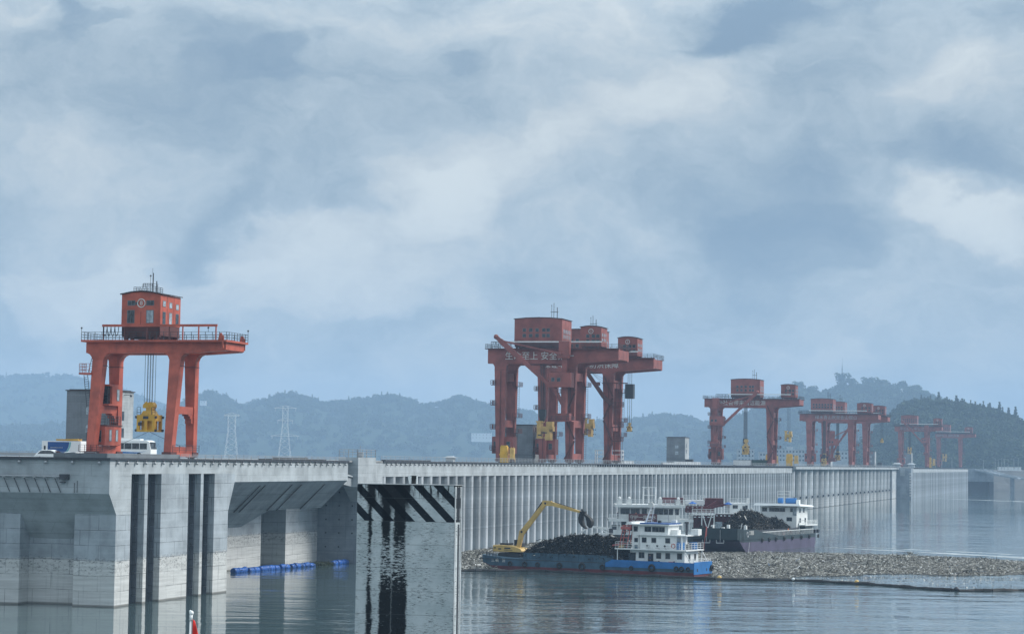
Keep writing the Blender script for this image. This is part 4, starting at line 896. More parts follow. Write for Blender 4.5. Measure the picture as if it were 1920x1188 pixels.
# white open frames under the second crane
fr = damthing('scaffold_frame', 'white open steel frame around the right legs of the number 2 crane', 'frame', -151, 646, 20.0)
m = MB()
for x in (0, 2.4, 4.9, 7.9):
    for y in (0, 2.5): m.beam((x, y, 0), (x, y, 3.9), .22)
for z in (0.3, 1.5, 2.7, 3.9):
    for y in (0, 2.5): m.beam((0, y, z), (7.9, y, z), .2)
    m.beam((0, 0, z), (0, 2.5, z), .2); m.beam((7.9, 0, z), (7.9, 2.5, z), .2)
m.build('frame_bars', M['white_clean'], fr)
def crate(name, label, cat, t, s, L, Wd, Hh, mat, z=20.0, group=None):
    c = damthing(name, label, cat, t, s, z, group); m = MB(); m.box(0, L, 0, Wd, .15, Hh); m.build('body', M[mat], c)
    m = MB(); n = int(L/.6)
    for k in range(n): m.box(.2+k*.6, .35+k*.6, -.04, 0, .25, Hh-.15)
    m.build('wall_ribs', M[mat], c); m = MB(); m.box(-.05, L+.05, -.05, Wd+.05, Hh, Hh+.12); m.box(.1, .5, .1, Wd-.1, 0, .15); m.box(L-.5, L-.1, .1, Wd-.1, 0, .15); m.build('frame', M['steel_dark'], c); return c
crate('container', 'dark green container on the crest under the lone middle crane', 'container', -153.5, 949.6, 6.8, 2.5, 2.3, 'green')
crate('container', 'long white container next to the dark green one on the crest', 'container', -161.5, 949.6, 7.6, 2.5, 2.2, 'white')
crate('equipment_box', 'dark equipment box at the foot of the windowed block tower', 'box', -167.5, 872, 3.0, 2.4, 2.0, 'steel_dark')
crate('equipment_box', 'dark equipment box at the foot of the hazy tower right of the overlapping cranes', 'box', -166.6, 1575, 3.2, 3.0, 3.0, 'steel_dark')
# parked cars under the overlapping cranes: small dark and pale shapes
def car(label, loc, rz, mat, L=4.6, group=None, sc=1.0):
    c = thing('parked_car', label, 'car', loc, rz, group); w = .92
    body = [(-L/2, .35), (-L/2+.05, .75), (-L/2+.25, .98), (-L/2+1.0, 1.02), (L/2-1.35, 1.0), (L/2-.35, .82), (L/2-.02, .62), (L/2, .32)]
    m = MB(); rings = []
    for y, k, zz in ((-w, .96, 0), (-w+.10, 1.0, .02), (w-.10, 1.0, .02), (w, .96, 0)): rings.append([(x*k, y, z+(zz if z > .5 else 0)) for x, z in body])
    m.loft(rings); m.build('body', M[mat], c, smooth=False, bevel=.05)
    cab = [(-L/2+.22, 1.0), (-L/2+.75, 1.50), (-L/2+1.35, 1.62), (.15, 1.62), (.70, 1.45), (1.30, 1.02)]
    m = MB(); rings = []
    for y, k in ((-w+.06, 1.0), (-w+.24, .93), (w-.24, .93), (w-.06, 1.0)):
        top = 0 if k == 1 else 1
        rings.append([(x*(1 if z < 1.1 else .97), y if z < 1.1 else (y*(1.0 if k != 1 else .86)), z if (z < 1.1) else z-(0 if top else .10)) for x, z in cab])
    m.loft(rings); m.build('cabin', M[mat], c, bevel=.04)
    gl = [(-L/2+.55, 1.08), (-L/2+.95, 1.46), (-L/2+1.5, 1.53), (.10, 1.53), (.52, 1.40), (.98, 1.08)]
    for sgn in (-1, 1):
        m = MB(); m.add([(x, sgn*(w-.045 - (z-1.08)*.28), z) for x, z in gl] + [(x, sgn*(w-.10 - (z-1.08)*.28), z) for x, z in gl],
                        [(0, 1, 2, 3, 4, 5), (11, 10, 9, 8, 7, 6)]+[(i, (i+1) % 6, 6+(i+1) % 6, 6+i) for i in range(6)]); m.build('side_window', M['glass'], c)
    m = MB(); m.add([(.74, -.68, 1.45), (.74, .68, 1.45), (1.28, .78, 1.06), (1.28, -.78, 1.06)], [(0, 1, 2, 3)]); m.build('windscreen', M['glass'], c, loc=(.03, 0, .03))
    for x in (-L/2+.9, L/2-.95):
        for sgn in (-1, 1):
            m = MB(); m.tube((x, sgn*(w-.2), .34), (x, sgn*(w+.02), .34), .34, 16); wv = m.build('wheel', M['black'], c)
            m = MB(); m.tube((x, sgn*(w-.0), .34), (x, sgn*(w+.03), .34), .2, 12); m.build('rim', M['steel'], wv)
    for sgn in (-1, 1):
        m = MB(); m.box(L/2-.35, L/2-.05, sgn*.72-.14, sgn*.72+.14, .66, .80); m.build('headlight', M['glass_pale'], c)
        m = MB(); m.box(.72, .90, sgn*(w+.08)-.1, sgn*(w+.08)+.1, 1.05, 1.18); m.build('wing_mirror', M['steel_dark'], c)
    return c
car('white SUV parked on the crest at the left edge, dark side windows', W(-141.9, 280.0, 19.38), -A+R(3), 'white_clean', 4.5)
car('second white car, only its bonnet and windscreen showing right of the white SUV', W(-139.4, 282.2, 19.16), -A+R(4), 'white_clean', 4.4)
k = 0
for (t, s, mt, lab) in ((-152, 1300, 'white_clean', 'tiny white car, leftmost under the overlapping cranes'), (-149, 1310, 'steel_dark', 'tiny dark car beside the leftmost white one under the overlapping cranes'),
                        (-146.5, 1322, 'steel', 'tiny grey car in the row under the overlapping cranes'), (-143.8, 1330, 'steel_dark', 'tiny dark car, rightmost in the row under the overlapping cranes')):
    car(lab, W(t, s, 20.0), -A+R(8), mt, 4.6, 'tiny cars parked on the far crest')
# lowered service lane for the two white cars
m = MB(); m.box(-215, -133.5, 276.3, 284.5, 19.0, 19.14); o = m.build('service_lane', M['conc_deck']); o.rotation_euler = (0, 0, -A); tag(o, kind='structure')

# blue and white trailer behind the near crane's left leg
tr = damthing('display_trailer', 'blue and white panelled box trailer left of the near crane, teal curve on its side', 'trailer', -159.8, 312, 20.0)
m = MB(); m.box(0, 6.5, 0, 2.4, .2, 2.45); m.build('body', M['white_clean'], tr)
m = MB(); m.prism([(1.0, .25), (1.0, 2.3), (4.6, 2.3), (4.5, 1.6), (4.2, 1.0), (3.6, .5), (3.1, .25)], 'y', -.03, -.004); m.build('blue_panel', M['blue_panel'], tr)
m = MB(); m.prism([(4.66, 2.3), (4.9, 2.3), (4.8, 1.6), (4.45, .95), (3.85, .45), (3.45, .25), (3.2, .25), (3.65, .5), (4.25, 1.0), (4.56, 1.6)], 'y', -.03, -.004); m.build('teal_stripe', M['teal'], tr)
m = MB(); m.box(.35, .65, -.02, -.004, .5, 1.7); m.build('door_slot', M['black'], tr)
text('lettering', 'www.sanxia.com.cn', .26, M['mark'], tr, (2.5, -.035, 1.45))
m = MB()
for x in (1.2, 5.2): m.tube((x, -.05, 0), (x, .2, 0), .35, 14)
m.build('wheel', M['black'], tr)
m = MB(); m.beam((2.2, .4, 2.65), (5.9, .4, 2.7), .16); m.beam((2.2, 1.6, 2.65), (5.9, 1.6, 2.7), .16); m.box(2.2, 5.9, .4, 1.6, 2.5, 2.58); m.build('roof_ladder', M['yellow'], tr)
# coach
bs = damthing('coach', 'white coach with a blue swoosh parked behind the near crane', 'bus', -165.2, 343, 20.0)
L = 9.4
prof = [(0, .35), (0, 2.7), (.25, 2.95), (L-.9, 2.95), (L-.35, 2.75), (L-.02, 1.5), (L, .4)]
m = MB(); m.loft([[(x, y, z) for x, z in prof] for y in (0, 2.5)]); m.build('body', M['white_clean'], bs, bevel=.08)
m = MB(); m.box(1.0, L-2.2, .6, 1.9, 2.95, 3.15); m.build('roof_unit', M['white_clean'], bs)
for k in range(6):
    m = MB(); x0 = .5+1.38*k; m.box(x0, x0+1.28, -.03, -.004, 1.45, 2.45); m.build('side_window', M['glass'], bs)
m = MB(); m.add([(L+.0, .15, 1.5), (L+.0, 2.35, 1.5), (L-.27, 2.35, 2.65), (L-.27, .15, 2.65)], [(0, 1, 2, 3)]); m.build('windscreen', M['glass'], bs, loc=(.03, 0, 0))
m = MB(); m.prism([(4.2, .75), (6.8, .75), (8.6, 1.15), (7.4, .95), (5.6, .98), (3.6, 1.05)], 'y', -.03, -.004); m.build('blue_swoosh', M['blue'], bs)
for x in (1.9, L-2.1):
    m = MB(); m.tube((x, -.03, .45), (x, .3, .45), .45, 16); m.build('wheel', M['black'], bs)
m = MB(); m.beam((L-.2, -.1, 2.5), (L+.75, -.2, 2.45), .08); m.box(L+.65, L+.82, -.3, -.12, 1.75, 2.4); m.build('wing_mirror', M['steel_dark'], bs)

# ================================================================ HILLS
def hz(px): return 864.4+.014*(px-960)
def PX(px, py, D): return ((px-960)/4200*D, D, CAMZ+(hz(px)-py)/4200*D)
def hillmat(nm, a, b):
    m, t, bb = newmat(nm); g = t.node('ShaderNodeNewGeometry').outputs['Position']
    t.put(bb, 'Base Color', t.mix(t.ramp(t.noise(g, .02, 6, .65), .35, .65), c4(a), c4(b))); bb.inputs['Roughness'].default_value = 1; bb.inputs['Specular IOR Level'].default_value = .1
    return m
M['hill'] = hillmat('wooded hillside', (.016, .030, .018), (.032, .050, .026))
def leafmat(nm, a, b, c):
    m, t, bb = newmat(nm); r = t.node('ShaderNodeNewGeometry').outputs['Random Per Island']
    cr_ = t.node('ShaderNodeValToRGB'); t.put(cr_, 0, r); e_ = cr_.color_ramp.elements; e_[0].color = c4(a); e_[1].color = c4(c); k = e_.new(.5); k.color = c4(b)
    t.put(bb, 'Base Color', cr_.outputs[0]); bb.inputs['Roughness'].default_value = .8; bb.inputs['Specular IOR Level'].default_value = .2; return m
M['leaf'] = leafmat('foliage', (.014, .030, .015), (.030, .054, .024), (.060, .085, .040))
M['bark'] = paint('bark', (.07, .055, .04), .9)
def crown_template(kind, K, seed):
    r = np.random.default_rng(seed); q = []
    lobes = r.normal(0, .34, (6, 3)); lobes[:, 2] = lobes[:, 2]*.7+.1; lr = r.uniform(.40, .66, 6)
    for k in range(K):
        if kind == 'cone':
            h = r.uniform(0, 1)**1.3; rad = (1-h)*.42*(.75+.4*math.sin(h*26)); a = r.uniform(0, 6.283); c = np.array([rad*math.cos(a), rad*math.sin(a), h*2.2-1.0]); n = np.array([math.cos(a), math.sin(a), .5])
        else:
            i = r.integers(6); v = r.normal(size=3); v /= np.linalg.norm(v); c = lobes[i]+v*lr[i]*r.uniform(.75, 1.05); n = v
        n = n+r.normal(0, .6, 3); n /= np.linalg.norm(n); a = np.cross(n, [0, 0, 1.01]); a /= np.linalg.norm(a)+1e-6; b = np.cross(n, a); s_ = r.uniform(.09, .20)
        if kind == 'cone': s_ *= .8
        q.append([c-a*s_-b*s_*.7, c+a*s_-b*s_*.5, c+a*s_*.8+b*s_*.7, c-a*s_*.7+b*s_*.8])
    return np.array(q)
TEMPL = [crown_template('round', 210, i) for i in range(6)]; TEMC = [crown_template('cone', 130, 20+i) for i in range(4)]
def mesh_np(name, V, mat, nper=4):
    n = len(V)//nper; me = bpy.data.meshes.new(name); me.vertices.add(len(V)); me.vertices.foreach_set('co', V.astype(np.float32).ravel())
    me.loops.add(len(V)); me.loops.foreach_set('vertex_index', np.arange(len(V), dtype=np.int32)); me.polygons.add(n)
    me.polygons.foreach_set('loop_start', np.arange(0, len(V), nper, dtype=np.int32)); me.polygons.foreach_set('loop_total', np.full(n, nper, dtype=np.int32))
    me.materials.append(mat); me.update(); me.validate(); o = bpy.data.objects.new(name, me); COL.objects.link(o); return o
def forest(name, label, trees):
    P = []
    for (x, y, z, r_, kind) in trees:
        T = (TEMC if kind else TEMPL); q = T[rng.integers(len(T))]; a = rng.uniform(0, 6.283); c, s = math.cos(a), math.sin(a)
        v = q.reshape(-1, 3); w_ = np.empty_like(v); w_[:, 0] = (v[:, 0]*c-v[:, 1]*s)*r_+x; w_[:, 1] = (v[:, 0]*s+v[:, 1]*c)*r_+y; w_[:, 2] = v[:, 2]*r_*rng.uniform(.8, 1.15)+z
        P.append(w_)
    return tag(mesh_np(name, np.concatenate(P), M['leaf']), label, 'woodland', kind='stuff')
def hill(name, label, ridge, D, depth, foot=8, tree_h=9, n_ridge=500, n_slope=1200, cone=0.15, seed=1, back=400):
    r = np.random.default_rng(seed); xs = np.array([p[0] for p in ridge], float); zs = np.array([PX(p[0], p[1], D)[2] for p in ridge])-tree_h*.9
    X = (xs-960)/4200*D
    def rid(x): return np.interp(x, X, zs)
    ph = r.uniform(0, 6.28, 8)
    def g(x, u):   # u 0 foot .. 1 ridge .. 1.5 back
        n = sum(math.sin(x*f_+ph[i]+u*2.5*(i+1))*a for i, (f_, a) in enumerate(((.006, .10), (.013, .08), (.031, .05), (.07, .02))))
        k = u**.85*(1+n*(1-u)*u*4) if u <= 1 else 1-(u-1)*1.2
        return foot+(rid(x)-foot)*k
    m = MB(); nx = 90; us = [0, .12, .25, .38, .5, .62, .74, .86, .95, 1.0, 1.08, 1.5]; xx = np.linspace(X[0], X[-1], nx)
    for u in us:
        for x in xx: m.v.append((x*(1-.12*(1-u)), D-depth*(1-u) if u <= 1 else D+back*(u-1)*2, g(x, u)-(0 if u > 0 else 12)))
    for j in range(len(us)-1):
        for i in range(nx-1): m.f.append((j*nx+i, j*nx+i+1, (j+1)*nx+i+1, (j+1)*nx+i)); m.m.append(0)
    tag(m.build(name, M['hill'], smooth=True), kind='structure')
    tr_ = []
    for k in range(n_ridge):
        x = r.uniform(X[0], X[-1]); u = r.uniform(.965, 1.03); rr = tree_h*r.uniform(.42, .85)*.8; kd = r.uniform() < cone
        if kd: rr *= 1.1
        tr_.append((x*(1-.12*(1-u)), D-depth*(1-u), g(x, u)+rr*.75, rr, kd))
    for k in range(n_slope):
        x = r.uniform(X[0], X[-1]); u = r.uniform(.0, 1)**.8; rr = tree_h*r.uniform(.5, .95)*.85
        tr_.append((x*(1-.12*(1-u)), D-depth*(1-u), g(x, u)+rr*.45, rr, r.uniform() < cone))
    forest('woodland', label, tr_)
    return g, X
hill('far_hill', 'faint wooded ridge half lost in cloud at the far left', [(-80, 706), (0, 703), (60, 697), (140, 702), (220, 722), (300, 752), (380, 790), (460, 830)], 9000, 1500, 10, 18, 300, 500, .1, 3)
gm, Xm = hill('main_hill', 'long hazy wooded ridge behind the cranes', [(-60, 800), (120, 792), (230, 775), (300, 770), (345, 752), (380, 736), (398, 729), (430, 743), (463, 757), (500, 744), (548, 731), (590, 744), (622, 752), (660, 747), (700, 741), (740, 737), (775, 748), (792, 757), (830, 750), (862, 738), (890, 746), (915, 757), (960, 762), (1060, 782), (1110, 785), (1160, 790), (1200, 779), (1250, 773), (1290, 778), (1320, 786), (1380, 800), (1460, 812)],
     6500, 1200, 12, 20, 1000, 1500, .12, 5)
hill('right_hill', 'hazy wooded hill topped by tall trees behind the right cranes', [(1330, 806), (1400, 772), (1460, 742), (1500, 727), (1530, 733), (1555, 728), (1580, 722), (1610, 719), (1640, 716), (1700, 723), (1730, 730), (1760, 745), (1800, 765), (1900, 800), (2050, 850)], 5400, 1200, 12, 19, 800, 1200, .15, 9)
hill('near_right_hill', 'darker wooded hillside with conifers along its ridge at the right edge', [(1600, 845), (1650, 800), (1680, 765), (1705, 749), (1735, 745), (1780, 750), (1830, 757), (1870, 766), (1920, 789), (2000, 800), (2150, 830)], 2900, 380, 14, 10.5, 700, 1700, .22, 13)
# single trees that stand out on the ridges
def tree(label, px, py, D, h, r_, kind=0):
    x, y, z = PX(px, py, D); th = thing('ridge_tree' if not kind else 'conifer_tree', label, 'tree', (x, y, z-h), 0, 'trees standing out on the skyline')
    T_ = (TEMC if kind else TEMPL); q = np.concatenate([T_[rng.integers(4)], T_[rng.integers(4)]]).reshape(-1, 3).copy()
    if kind: q = q*np.array([r_*2.2, r_*2.2, h/2.3])+np.array([0, 0, h*.5])
    else: q = np.concatenate([q*r_+np.array([0, 0, h-r_*.85]), T_[rng.integers(4)].reshape(-1, 3)*r_*.95+np.array([r_*.2, 0, h-r_*1.9]), T_[rng.integers(4)].reshape(-1, 3)*r_*.8+np.array([-r_*.4, 0, h-r_*2.3])])
    c_ = mesh_np('crown', q, M['leaf']); c_.parent = th
    m = MB(); m.tube((0, 0, -4), (0, 0, h*.6), h*.03, 7, h*.012); m.build('trunk', M['bark'], th)
tree('big round-crowned tree below the faint mast, tallest on the right hill', 1581, 698, 5400, 38, 14)
for px, py, r_, lab in ((1502, 714, 8, 'tall tree at the left end of the right hill skyline'), (1523, 722, 6, 'bushy tree just right of the skyline gap on the right hill'), (1600, 708, 7, 'tree just right of the biggest round crown'), (1633, 706, 9, 'broad spreading tree in the middle of the right hill skyline'),
                        (1660, 710, 8, 'tree right of the broad spreading one on the right hill'), (1695, 712, 8, 'tall tree above the small white pavilion'), (1722, 720, 7, 'tree on the shoulder where the right hill starts to drop')):
    tree(lab, px, py, 5400, 36, r_*1.8)
for px, py, lab in ((1762, 736, 'dark tree cluster top above the far crane pair'), (1795, 742, 'first spiky conifer on the right skyline'), (1806, 747, 'conifer next to the first spiky one on the right skyline'), (1840, 757, 'low conifer midway along the right skyline'),
                    (1858, 756, 'pair-forming conifer left of the tallest one'), (1876, 754, 'tallest spiky conifer on the right skyline'), (1893, 765, 'short conifer near the right edge skyline'), (1906, 763, 'last conifer before the right edge')):
    tree(lab, px, py, 2900, 18, 4.6, 1)
# faint mast, pavilion, houses, pylons
x, y, z = PX(1581, 702, 5460); ms = thing('radio_mast', 'faint radio mast fading into cloud above the right hill', 'mast', (x, y, z-6))
m = MB(); m.tube((0, 0, 0), (0, 0, 28), 2.0, 8, 1.4); m.tube((0, 0, 28), (0, 0, 46), .6, 6, .3); m.build('shaft', M['conc_band'], ms)
m = MB(); m.tube((0, 0, 18), (0, 0, 20), 2.4, 10); m.build('gallery', M['conc_band'], ms)
def whitehouse(name, label, px, py, D, wd, h, rows, cols, dp=10, cat='building', group=None, roof='flat'):
    x, y, z = PX(px, py, D); th = thing(name, label, cat, (x, y, z), 0, group); wm = M['conc_band'] if name == 'apartment_block' else M['white']; m = MB(); m.box(0, wd, 0, dp, -6, h); m.build('wall', wm, th)
    m = MB(); m.box(-.3, wd+.3, -.3, dp+.3, h, h+.5)
    if roof == 'hut': m.box(wd*.4, wd*.6, 2, 6, h+.5, h+3)
    m.build('roof', wm, th); f_ = None
    for r_ in range(rows):
        for c_ in range(cols):
            if f_ is None:
                mm = MB(); mm.box(-.8, .8, -.08, -.01, -.9, .9); f_ = mm.build('window', M['glass'], th); o_ = f_
            else: o_ = dup(f_, th)
            o_.location = (wd*(c_+.5)/cols, 0, h*(r_+.55)/rows)
    return th
whitehouse('apartment_block', 'white three-storey block left of the lone crane right legs', 1386, 866, 2300, 17, 13, 3, 5, group='white blocks behind the crest')
whitehouse('apartment_block', 'low white block between the yellow grab and the crane legs', 1427, 866, 2300, 9, 10, 2, 3, group='white blocks behind the crest')
whitehouse('apartment_block', 'widest white block with three rows of windows right of the lone crane', 1457, 866, 2300, 30, 13, 3, 9, roof='hut', group='white blocks behind the crest')
whitehouse('apartment_block', 'small white block seen between the overlapping crane legs', 1552, 862, 2300, 22, 9, 2, 6, group='white blocks behind the crest')
whitehouse('hillside_house', 'white house with two storeys low on the slope left of the jib crane', 887, 823, 5280, 48, 14, 2, 6, group='white houses on the hillside')
whitehouse('hillside_house', 'tiny pale house on the slope below the left ridge', 377, 756, 6150, 17, 6.5, 1, 2, group='white houses on the hillside')
whitehouse('pavilion', 'tiny white pavilion near the top of the right hill', 1692, 731, 5280, 7, 3, 1, 2, cat='pavilion')
def pylon(label, px, D, hpx, topw, basew, arms):
    x, y, z = PX(px, 864, D); H_ = hpx/4200*D; th = thing('lattice_pylon', label, 'pylon', (x, y, z-2), 0, 'power pylons in front of the main ridge')
    m = MB(); lv = 9; r = .15
    for k in range(lv):
        z0 = H_*k/lv; z1 = H_*(k+1)/lv; w0 = basew+(topw-basew)*min(1, k/lv*1.5); w1 = basew+(topw-basew)*min(1, (k+1)/lv*1.5)
        for sx in (-1, 1):
            for sy in (-1, 1): m.beam((sx*w0, sy*w0, z0), (sx*w1, sy*w1, z1), r*1.6)
            m.beam((sx*w0, -w0, z0), (-sx*w1, -w1, z1), r); m.beam((sx*w0, w0, z0), (-sx*w1, w1, z1), r); m.beam((sx*w0, -w0, z0), (sx*w1, w1, z1), r)
        m.beam((-w1, -w1, z1), (w1, -w1, z1), r)
    m.build('lattice_body', M['white'], th)
    for (zf, hw) in arms:
        m = MB(); zz = H_*zf; m.beam((-hw, 0, zz), (hw, 0, zz), .5); m.beam((-hw, 0, zz), (0, 0, zz+2.5), .3); m.beam((hw, 0, zz), (0, 0, zz+2.5), .3)
        for sx in (-1, 1): m.beam((sx*hw*.9, 0, zz), (sx*hw*.9, 0, zz-3), .25)
        m.build('cross_arm', M['white'], th)
pylon('faint flat-topped lattice pylon right of the near crane', 438, 2150, 90, 3.4, 6.5, [(1.0, 7.5), (.98, 7.5)])
pylon('taller faint lattice pylon with wide arms, second to the right of the near crane', 538, 2200, 106, 2.6, 6.5, [(.48, 14), (.75, 8), (.97, 11)])

# ================================================================ RIGHT BANK
bk = thing('bank_abutment', 'pale concrete abutment with a dark opening at its foot beyond the end of the dam', 'abutment', (400, 2000, 0))
m = MB(); m.box(-2, 31, 0, 60, 8.2, 19.5); m.build('wall', M['conc_dark'], bk)
m = MB(); m.box(-2, 27, 6, 60, -3, 8.2); m.box(27, 31, 0, 60, -3, 8.2); m.build('recess', M['steel_dark'], bk)
m = MB(); nx = 24
rowz = [(0, -2), (10, 6), (26, 13), (44, 17.5), (90, 19.0)]
for j, (dy, z) in enumerate(rowz):
    for i in range(nx+1): m.v.append((431+i*12, 2030+dy*1.6, z+1.2*math.sin(i*1.7+j)*(j > 0)*(j < 4)))
for j in range(4):
    for i in range(nx): m.f.append((j*(nx+1)+i, j*(nx+1)+i+1, (j+1)*(nx+1)+i+1, (j+1)*(nx+1)+i)); m.m.append(0)
M['bank'] = hillmat('rocky bank', (.07, .075, .078), (.125, .13, .13)); tag(m.build('river_bank', M['bank']), kind='structure')
rd = thing('ramp_viaduct', 'curved grey road ramp on stubby piers descending along the right bank', 'viaduct', (0, 0, 0))
pts = [(418, 2000, 18.6), (424, 1985, 17.0), (432, 1965, 14.2), (444, 1950, 11.8), (460, 1945, 9.8), (480, 1945, 7.8), (505, 1945, 6.0), (560, 1945, 4.5)]
m = MB(); m2 = MB(); m3 = MB()
for a, b in zip(pts[:-1], pts[1:]):
    a = Vector(a); b = Vector(b); d = (b-a).normalized(); n = Vector((-d.y, d.x, 0)).normalized()*4.5
    m.hexa([a-n-Vector((0, 0, .9)), b-n-Vector((0, 0, .9)), b+n-Vector((0, 0, .9)), a+n-Vector((0, 0, .9)), a-n, b-n, b+n, a+n])
    for q in (-1, 1): m2.beam(a+n*q*.97+Vector((0, 0, .5)), b+n*q*.97+Vector((0, 0, .5)), .3, 1.0)
    
m.build('deck', M['conc_dark'], rd); m2.build('parapet', M['conc_band'], rd)
for (x, y, z) in ((438, 1957, 12), (458, 1946, 9.2), (476, 1945, 7.3), (500, 1945, 5.2)):
    m = MB(); m.box(x-1.2, x+1.2, y-3, y+3, -3, z); m.build('support_pier', M['conc_dark'], rd)
for k, (px, py0, py1) in enumerate(((1846, 882, 862), (1868, 880, 858), (1874, 880, 862), (1880, 880, 861), (1885, 880, 860), (1892, 880, 861), (1903, 880, 861), (1911, 880, 858), (1787, 880, 858), (1768, 879, 860))):
    D_ = 2060 if px > 1815 else 1900
    x, y, z = PX(px, py0, D_); hgt = (py0-py1)/4200*D_
    l_ = thing('lamp_post', ('thin lamp post on the right bank, number %d counted from the left' % (k+1)) if px > 1815 else ('thin lamp post on the crest %s the farthest crane legs' % ('between' if px < 1780 else 'left of')), 'lamp post', (x, y, z), 0, 'lamp posts around the right bank')
    l_['label'] = ['single lamp post at the top of the abutment on the right bank', 'tallest lamp post at the left end of the white wall on the right bank', 'lamp post just right of the tallest one on the right bank', 'third lamp post above the white wall', 'fourth lamp post above the white wall', 'middle lamp post above the white wall',
                   'second last lamp post before the right edge', 'last lamp post before the right edge of the picture', 'lamp post on the crest just left of the farthest crane leg', 'lamp post between the legs of the farthest crane'][k]
    m = MB(); m.tube((0, 0, 0), (0, 0, hgt), .22, 6, .14); m.build('pole', M['gal'], l_)
    m = MB(); m.beam((0, 0, hgt), (-2.2, 0, hgt+.3), .2); m.box(-3.0, -1.8, -.2, .2, hgt+.2, hgt+.45); m.build('lamp_head', M['gal'], l_)
x, y, z = PX(1873, 881.5, 2060); m = MB(); 
for k in range(7): m.box(k*3.1, k*3.1+2.7, 0, 2, 0, 3.0)
m.box(0, 21.5, .2, 1.8, 0, 1.6); m.box(0, 21.5, -.1, 2.1, 2.6, 3.3)
o = m.build('toll_canopy', M['white']); o.location = (x, y, z); tag(o, 'long low white canopy wall on top of the right bank', 'canopy')
# ================================================================ BOATS
def shell(st, lo, hi, taper=1.0):
    """loft between stations (x, halfbeam, zbot); lo/hi functions of x for the layer"""
    rings = []
    for x, hb, zb in st:
        a = max(zb, lo(x)); b = max(hi(x), a+.02)
        rings.append([(x, -hb, b), (x, -hb*taper, a), (x, hb*taper, a), (x, hb, b)])
    m = MB(); m.loft(rings); return m
def tyre(th, x, y, z, r=.55, ax=(0, 1, 0), nm='tyre_fender'):
    m = MB(); m.torus((x, y, z), ax, r*.72, r*.28, 16, 8); return m.build(nm, M['black'], th, smooth=True)
# ---- front barge
b1 = thing('trash_barge', 'blue trash barge in front with white deckhouse and a digger on its bow', 'boat', (35.1, 407.1, 0), R(-28.2))
def X1(px):   # metres along the near side from the stern
    lo_, hi_ = -46., 6.
    for _ in range(40):
        mid = (lo_+hi_)/2
        if 1305+9.57*mid+.0105*mid*mid < px: lo_ = mid
        else: hi_ = mid
    return lo_
st = [(-44.2, 2.4, 1.9), (-43.6, 3.1, 1.3), (-41.5, 3.7, .45), (-38.5, 4.0, -.6), (-30, 4, -.8), (-20, 4, -.8), (-10, 4, -.8), (-.9, 4, -.8), (0, 3.9, .0)]
dk = lambda x: 2.05 if x > -35 else 2.05+(-35-x)*.075
shell(st, lambda x: -.8, lambda x: .80, .97).build('bottom', M['boot'], b1)
shell([(x, hb+.01, zb) for x, hb, zb in st], lambda x: .80, dk, .995).build('hull', M['blue_old'], b1)
m = MB(); m.loft([[(x, y0, z0), (x, y0, z1), (x, y1, z1), (x, y1, z0)] for x, y0, y1, z0, z1 in ((-17.6, -4.06, -3.9, 1.3, 2.07), (-16.2, -4.06, -3.9, 1.35, 2.7), (.03, -4.06, -3.9, 1.4, 2.55))])
m.loft([[(x, y0, z0), (x, y0, z1), (x, y1, z1), (x, y1, z0)] for x, y0, y1, z0, z1 in ((-17.6, 3.9, 4.06, 1.3, 2.07), (-16.2, 3.9, 4.06, 1.15, 2.7), (.03, 3.9, 4.06, 1.0, 2.55))])
m.box(-.02, .12, -4.06, 4.06, .5, 2.7); m.build('stern_bulwark', M['blue'], b1)
m = MB()
for y in (-2.6, 1.6, 2.9): m.box(.12, .16, y-.18, y+.18, 1.0, 1.5)
m.build('stern_port', M['steel_dark'], b1)
m = MB(); m.box(-44, -.1, -4.02, -3.98, 1.95, 2.08); m.build('rub_rail', M['steel_dark'], b1)
m = MB(); m.box(X1(984), X1(1152), -3.5, -3.38, 2.05, 3.35); m.box(X1(984), X1(1152), 3.38, 3.5, 2.05, 3.35); m.box(X1(984), X1(984)+.12, -3.5, 3.5, 2.05, 3.35)
for k in range(14): xx = X1(984)+.6+k*1.35; m.box(xx, xx+.1, -3.6, -3.5, 2.05, 3.35)
m.build('hold_coaming', M['blue_old'], b1)
m = MB(); m.box(X1(984), X1(1152), -3.38, 3.38, 2.05, 3.0); m.build('hold_floor', M['steel_dark'], b1)
for px, r in ((963, .5), (990, .55), (1014, .5), (1055, .6), (1097, .72), (1135, .55), (1189, .45), (1227, .72), (1273, .5), (1283, .5), (1295, .42)): tyre(b1, X1(px), -4.2, 1.25 if px < 1200 else 1.45, r)
tyre(b1, .3, 3.6, 1.5, .6, (1, 0, 0))
for k, (dx, hh) in enumerate(((.0, .55), (.9, .55), (2.3, .55))):
    text('hull_lettering', '三峡清'[k], .75, M['mark'], b1, (X1(930)+dx, -3.98+.0, 1.75))
# deckhouse
m = MB(); m.box(-13.0, -2.3, -3.2, 3.3, 2.0, 4.6); m.build('lower_deckhouse', M['white'], b1)
lo_h = b1.children[-1]
for px, w_ in ((1204, 1.0), (1236, .85), (1253, .8), (1275, .85)): window(lo_h, X1(px), 3.65, w_, .95, y=-3.2)
m = MB(); m.box(X1(1216), X1(1226), -3.24, -3.205, 2.1, 4.0); m.build('door', M['steel_dark'], lo_h)
m = MB(); m.box(X1(1180), X1(1193), -3.24, -3.205, 2.1, 4.1); m.build('doorway', M['glass'], lo_h)
for y in (-.8, 1.8): window(lo_h, y, 3.4, .7, 1.1, xface=-2.3)
m = MB(); m.box(-15.7, -1.5, -4.1, 4.1, 4.6, 4.82); m.build('upper_deck', M['white'], b1)
m = MB()
for x in (-15.2, -1.9):
    for y in (-3.9, 3.9): m.beam((x, y, 2.3), (x, y, 4.6), .14)
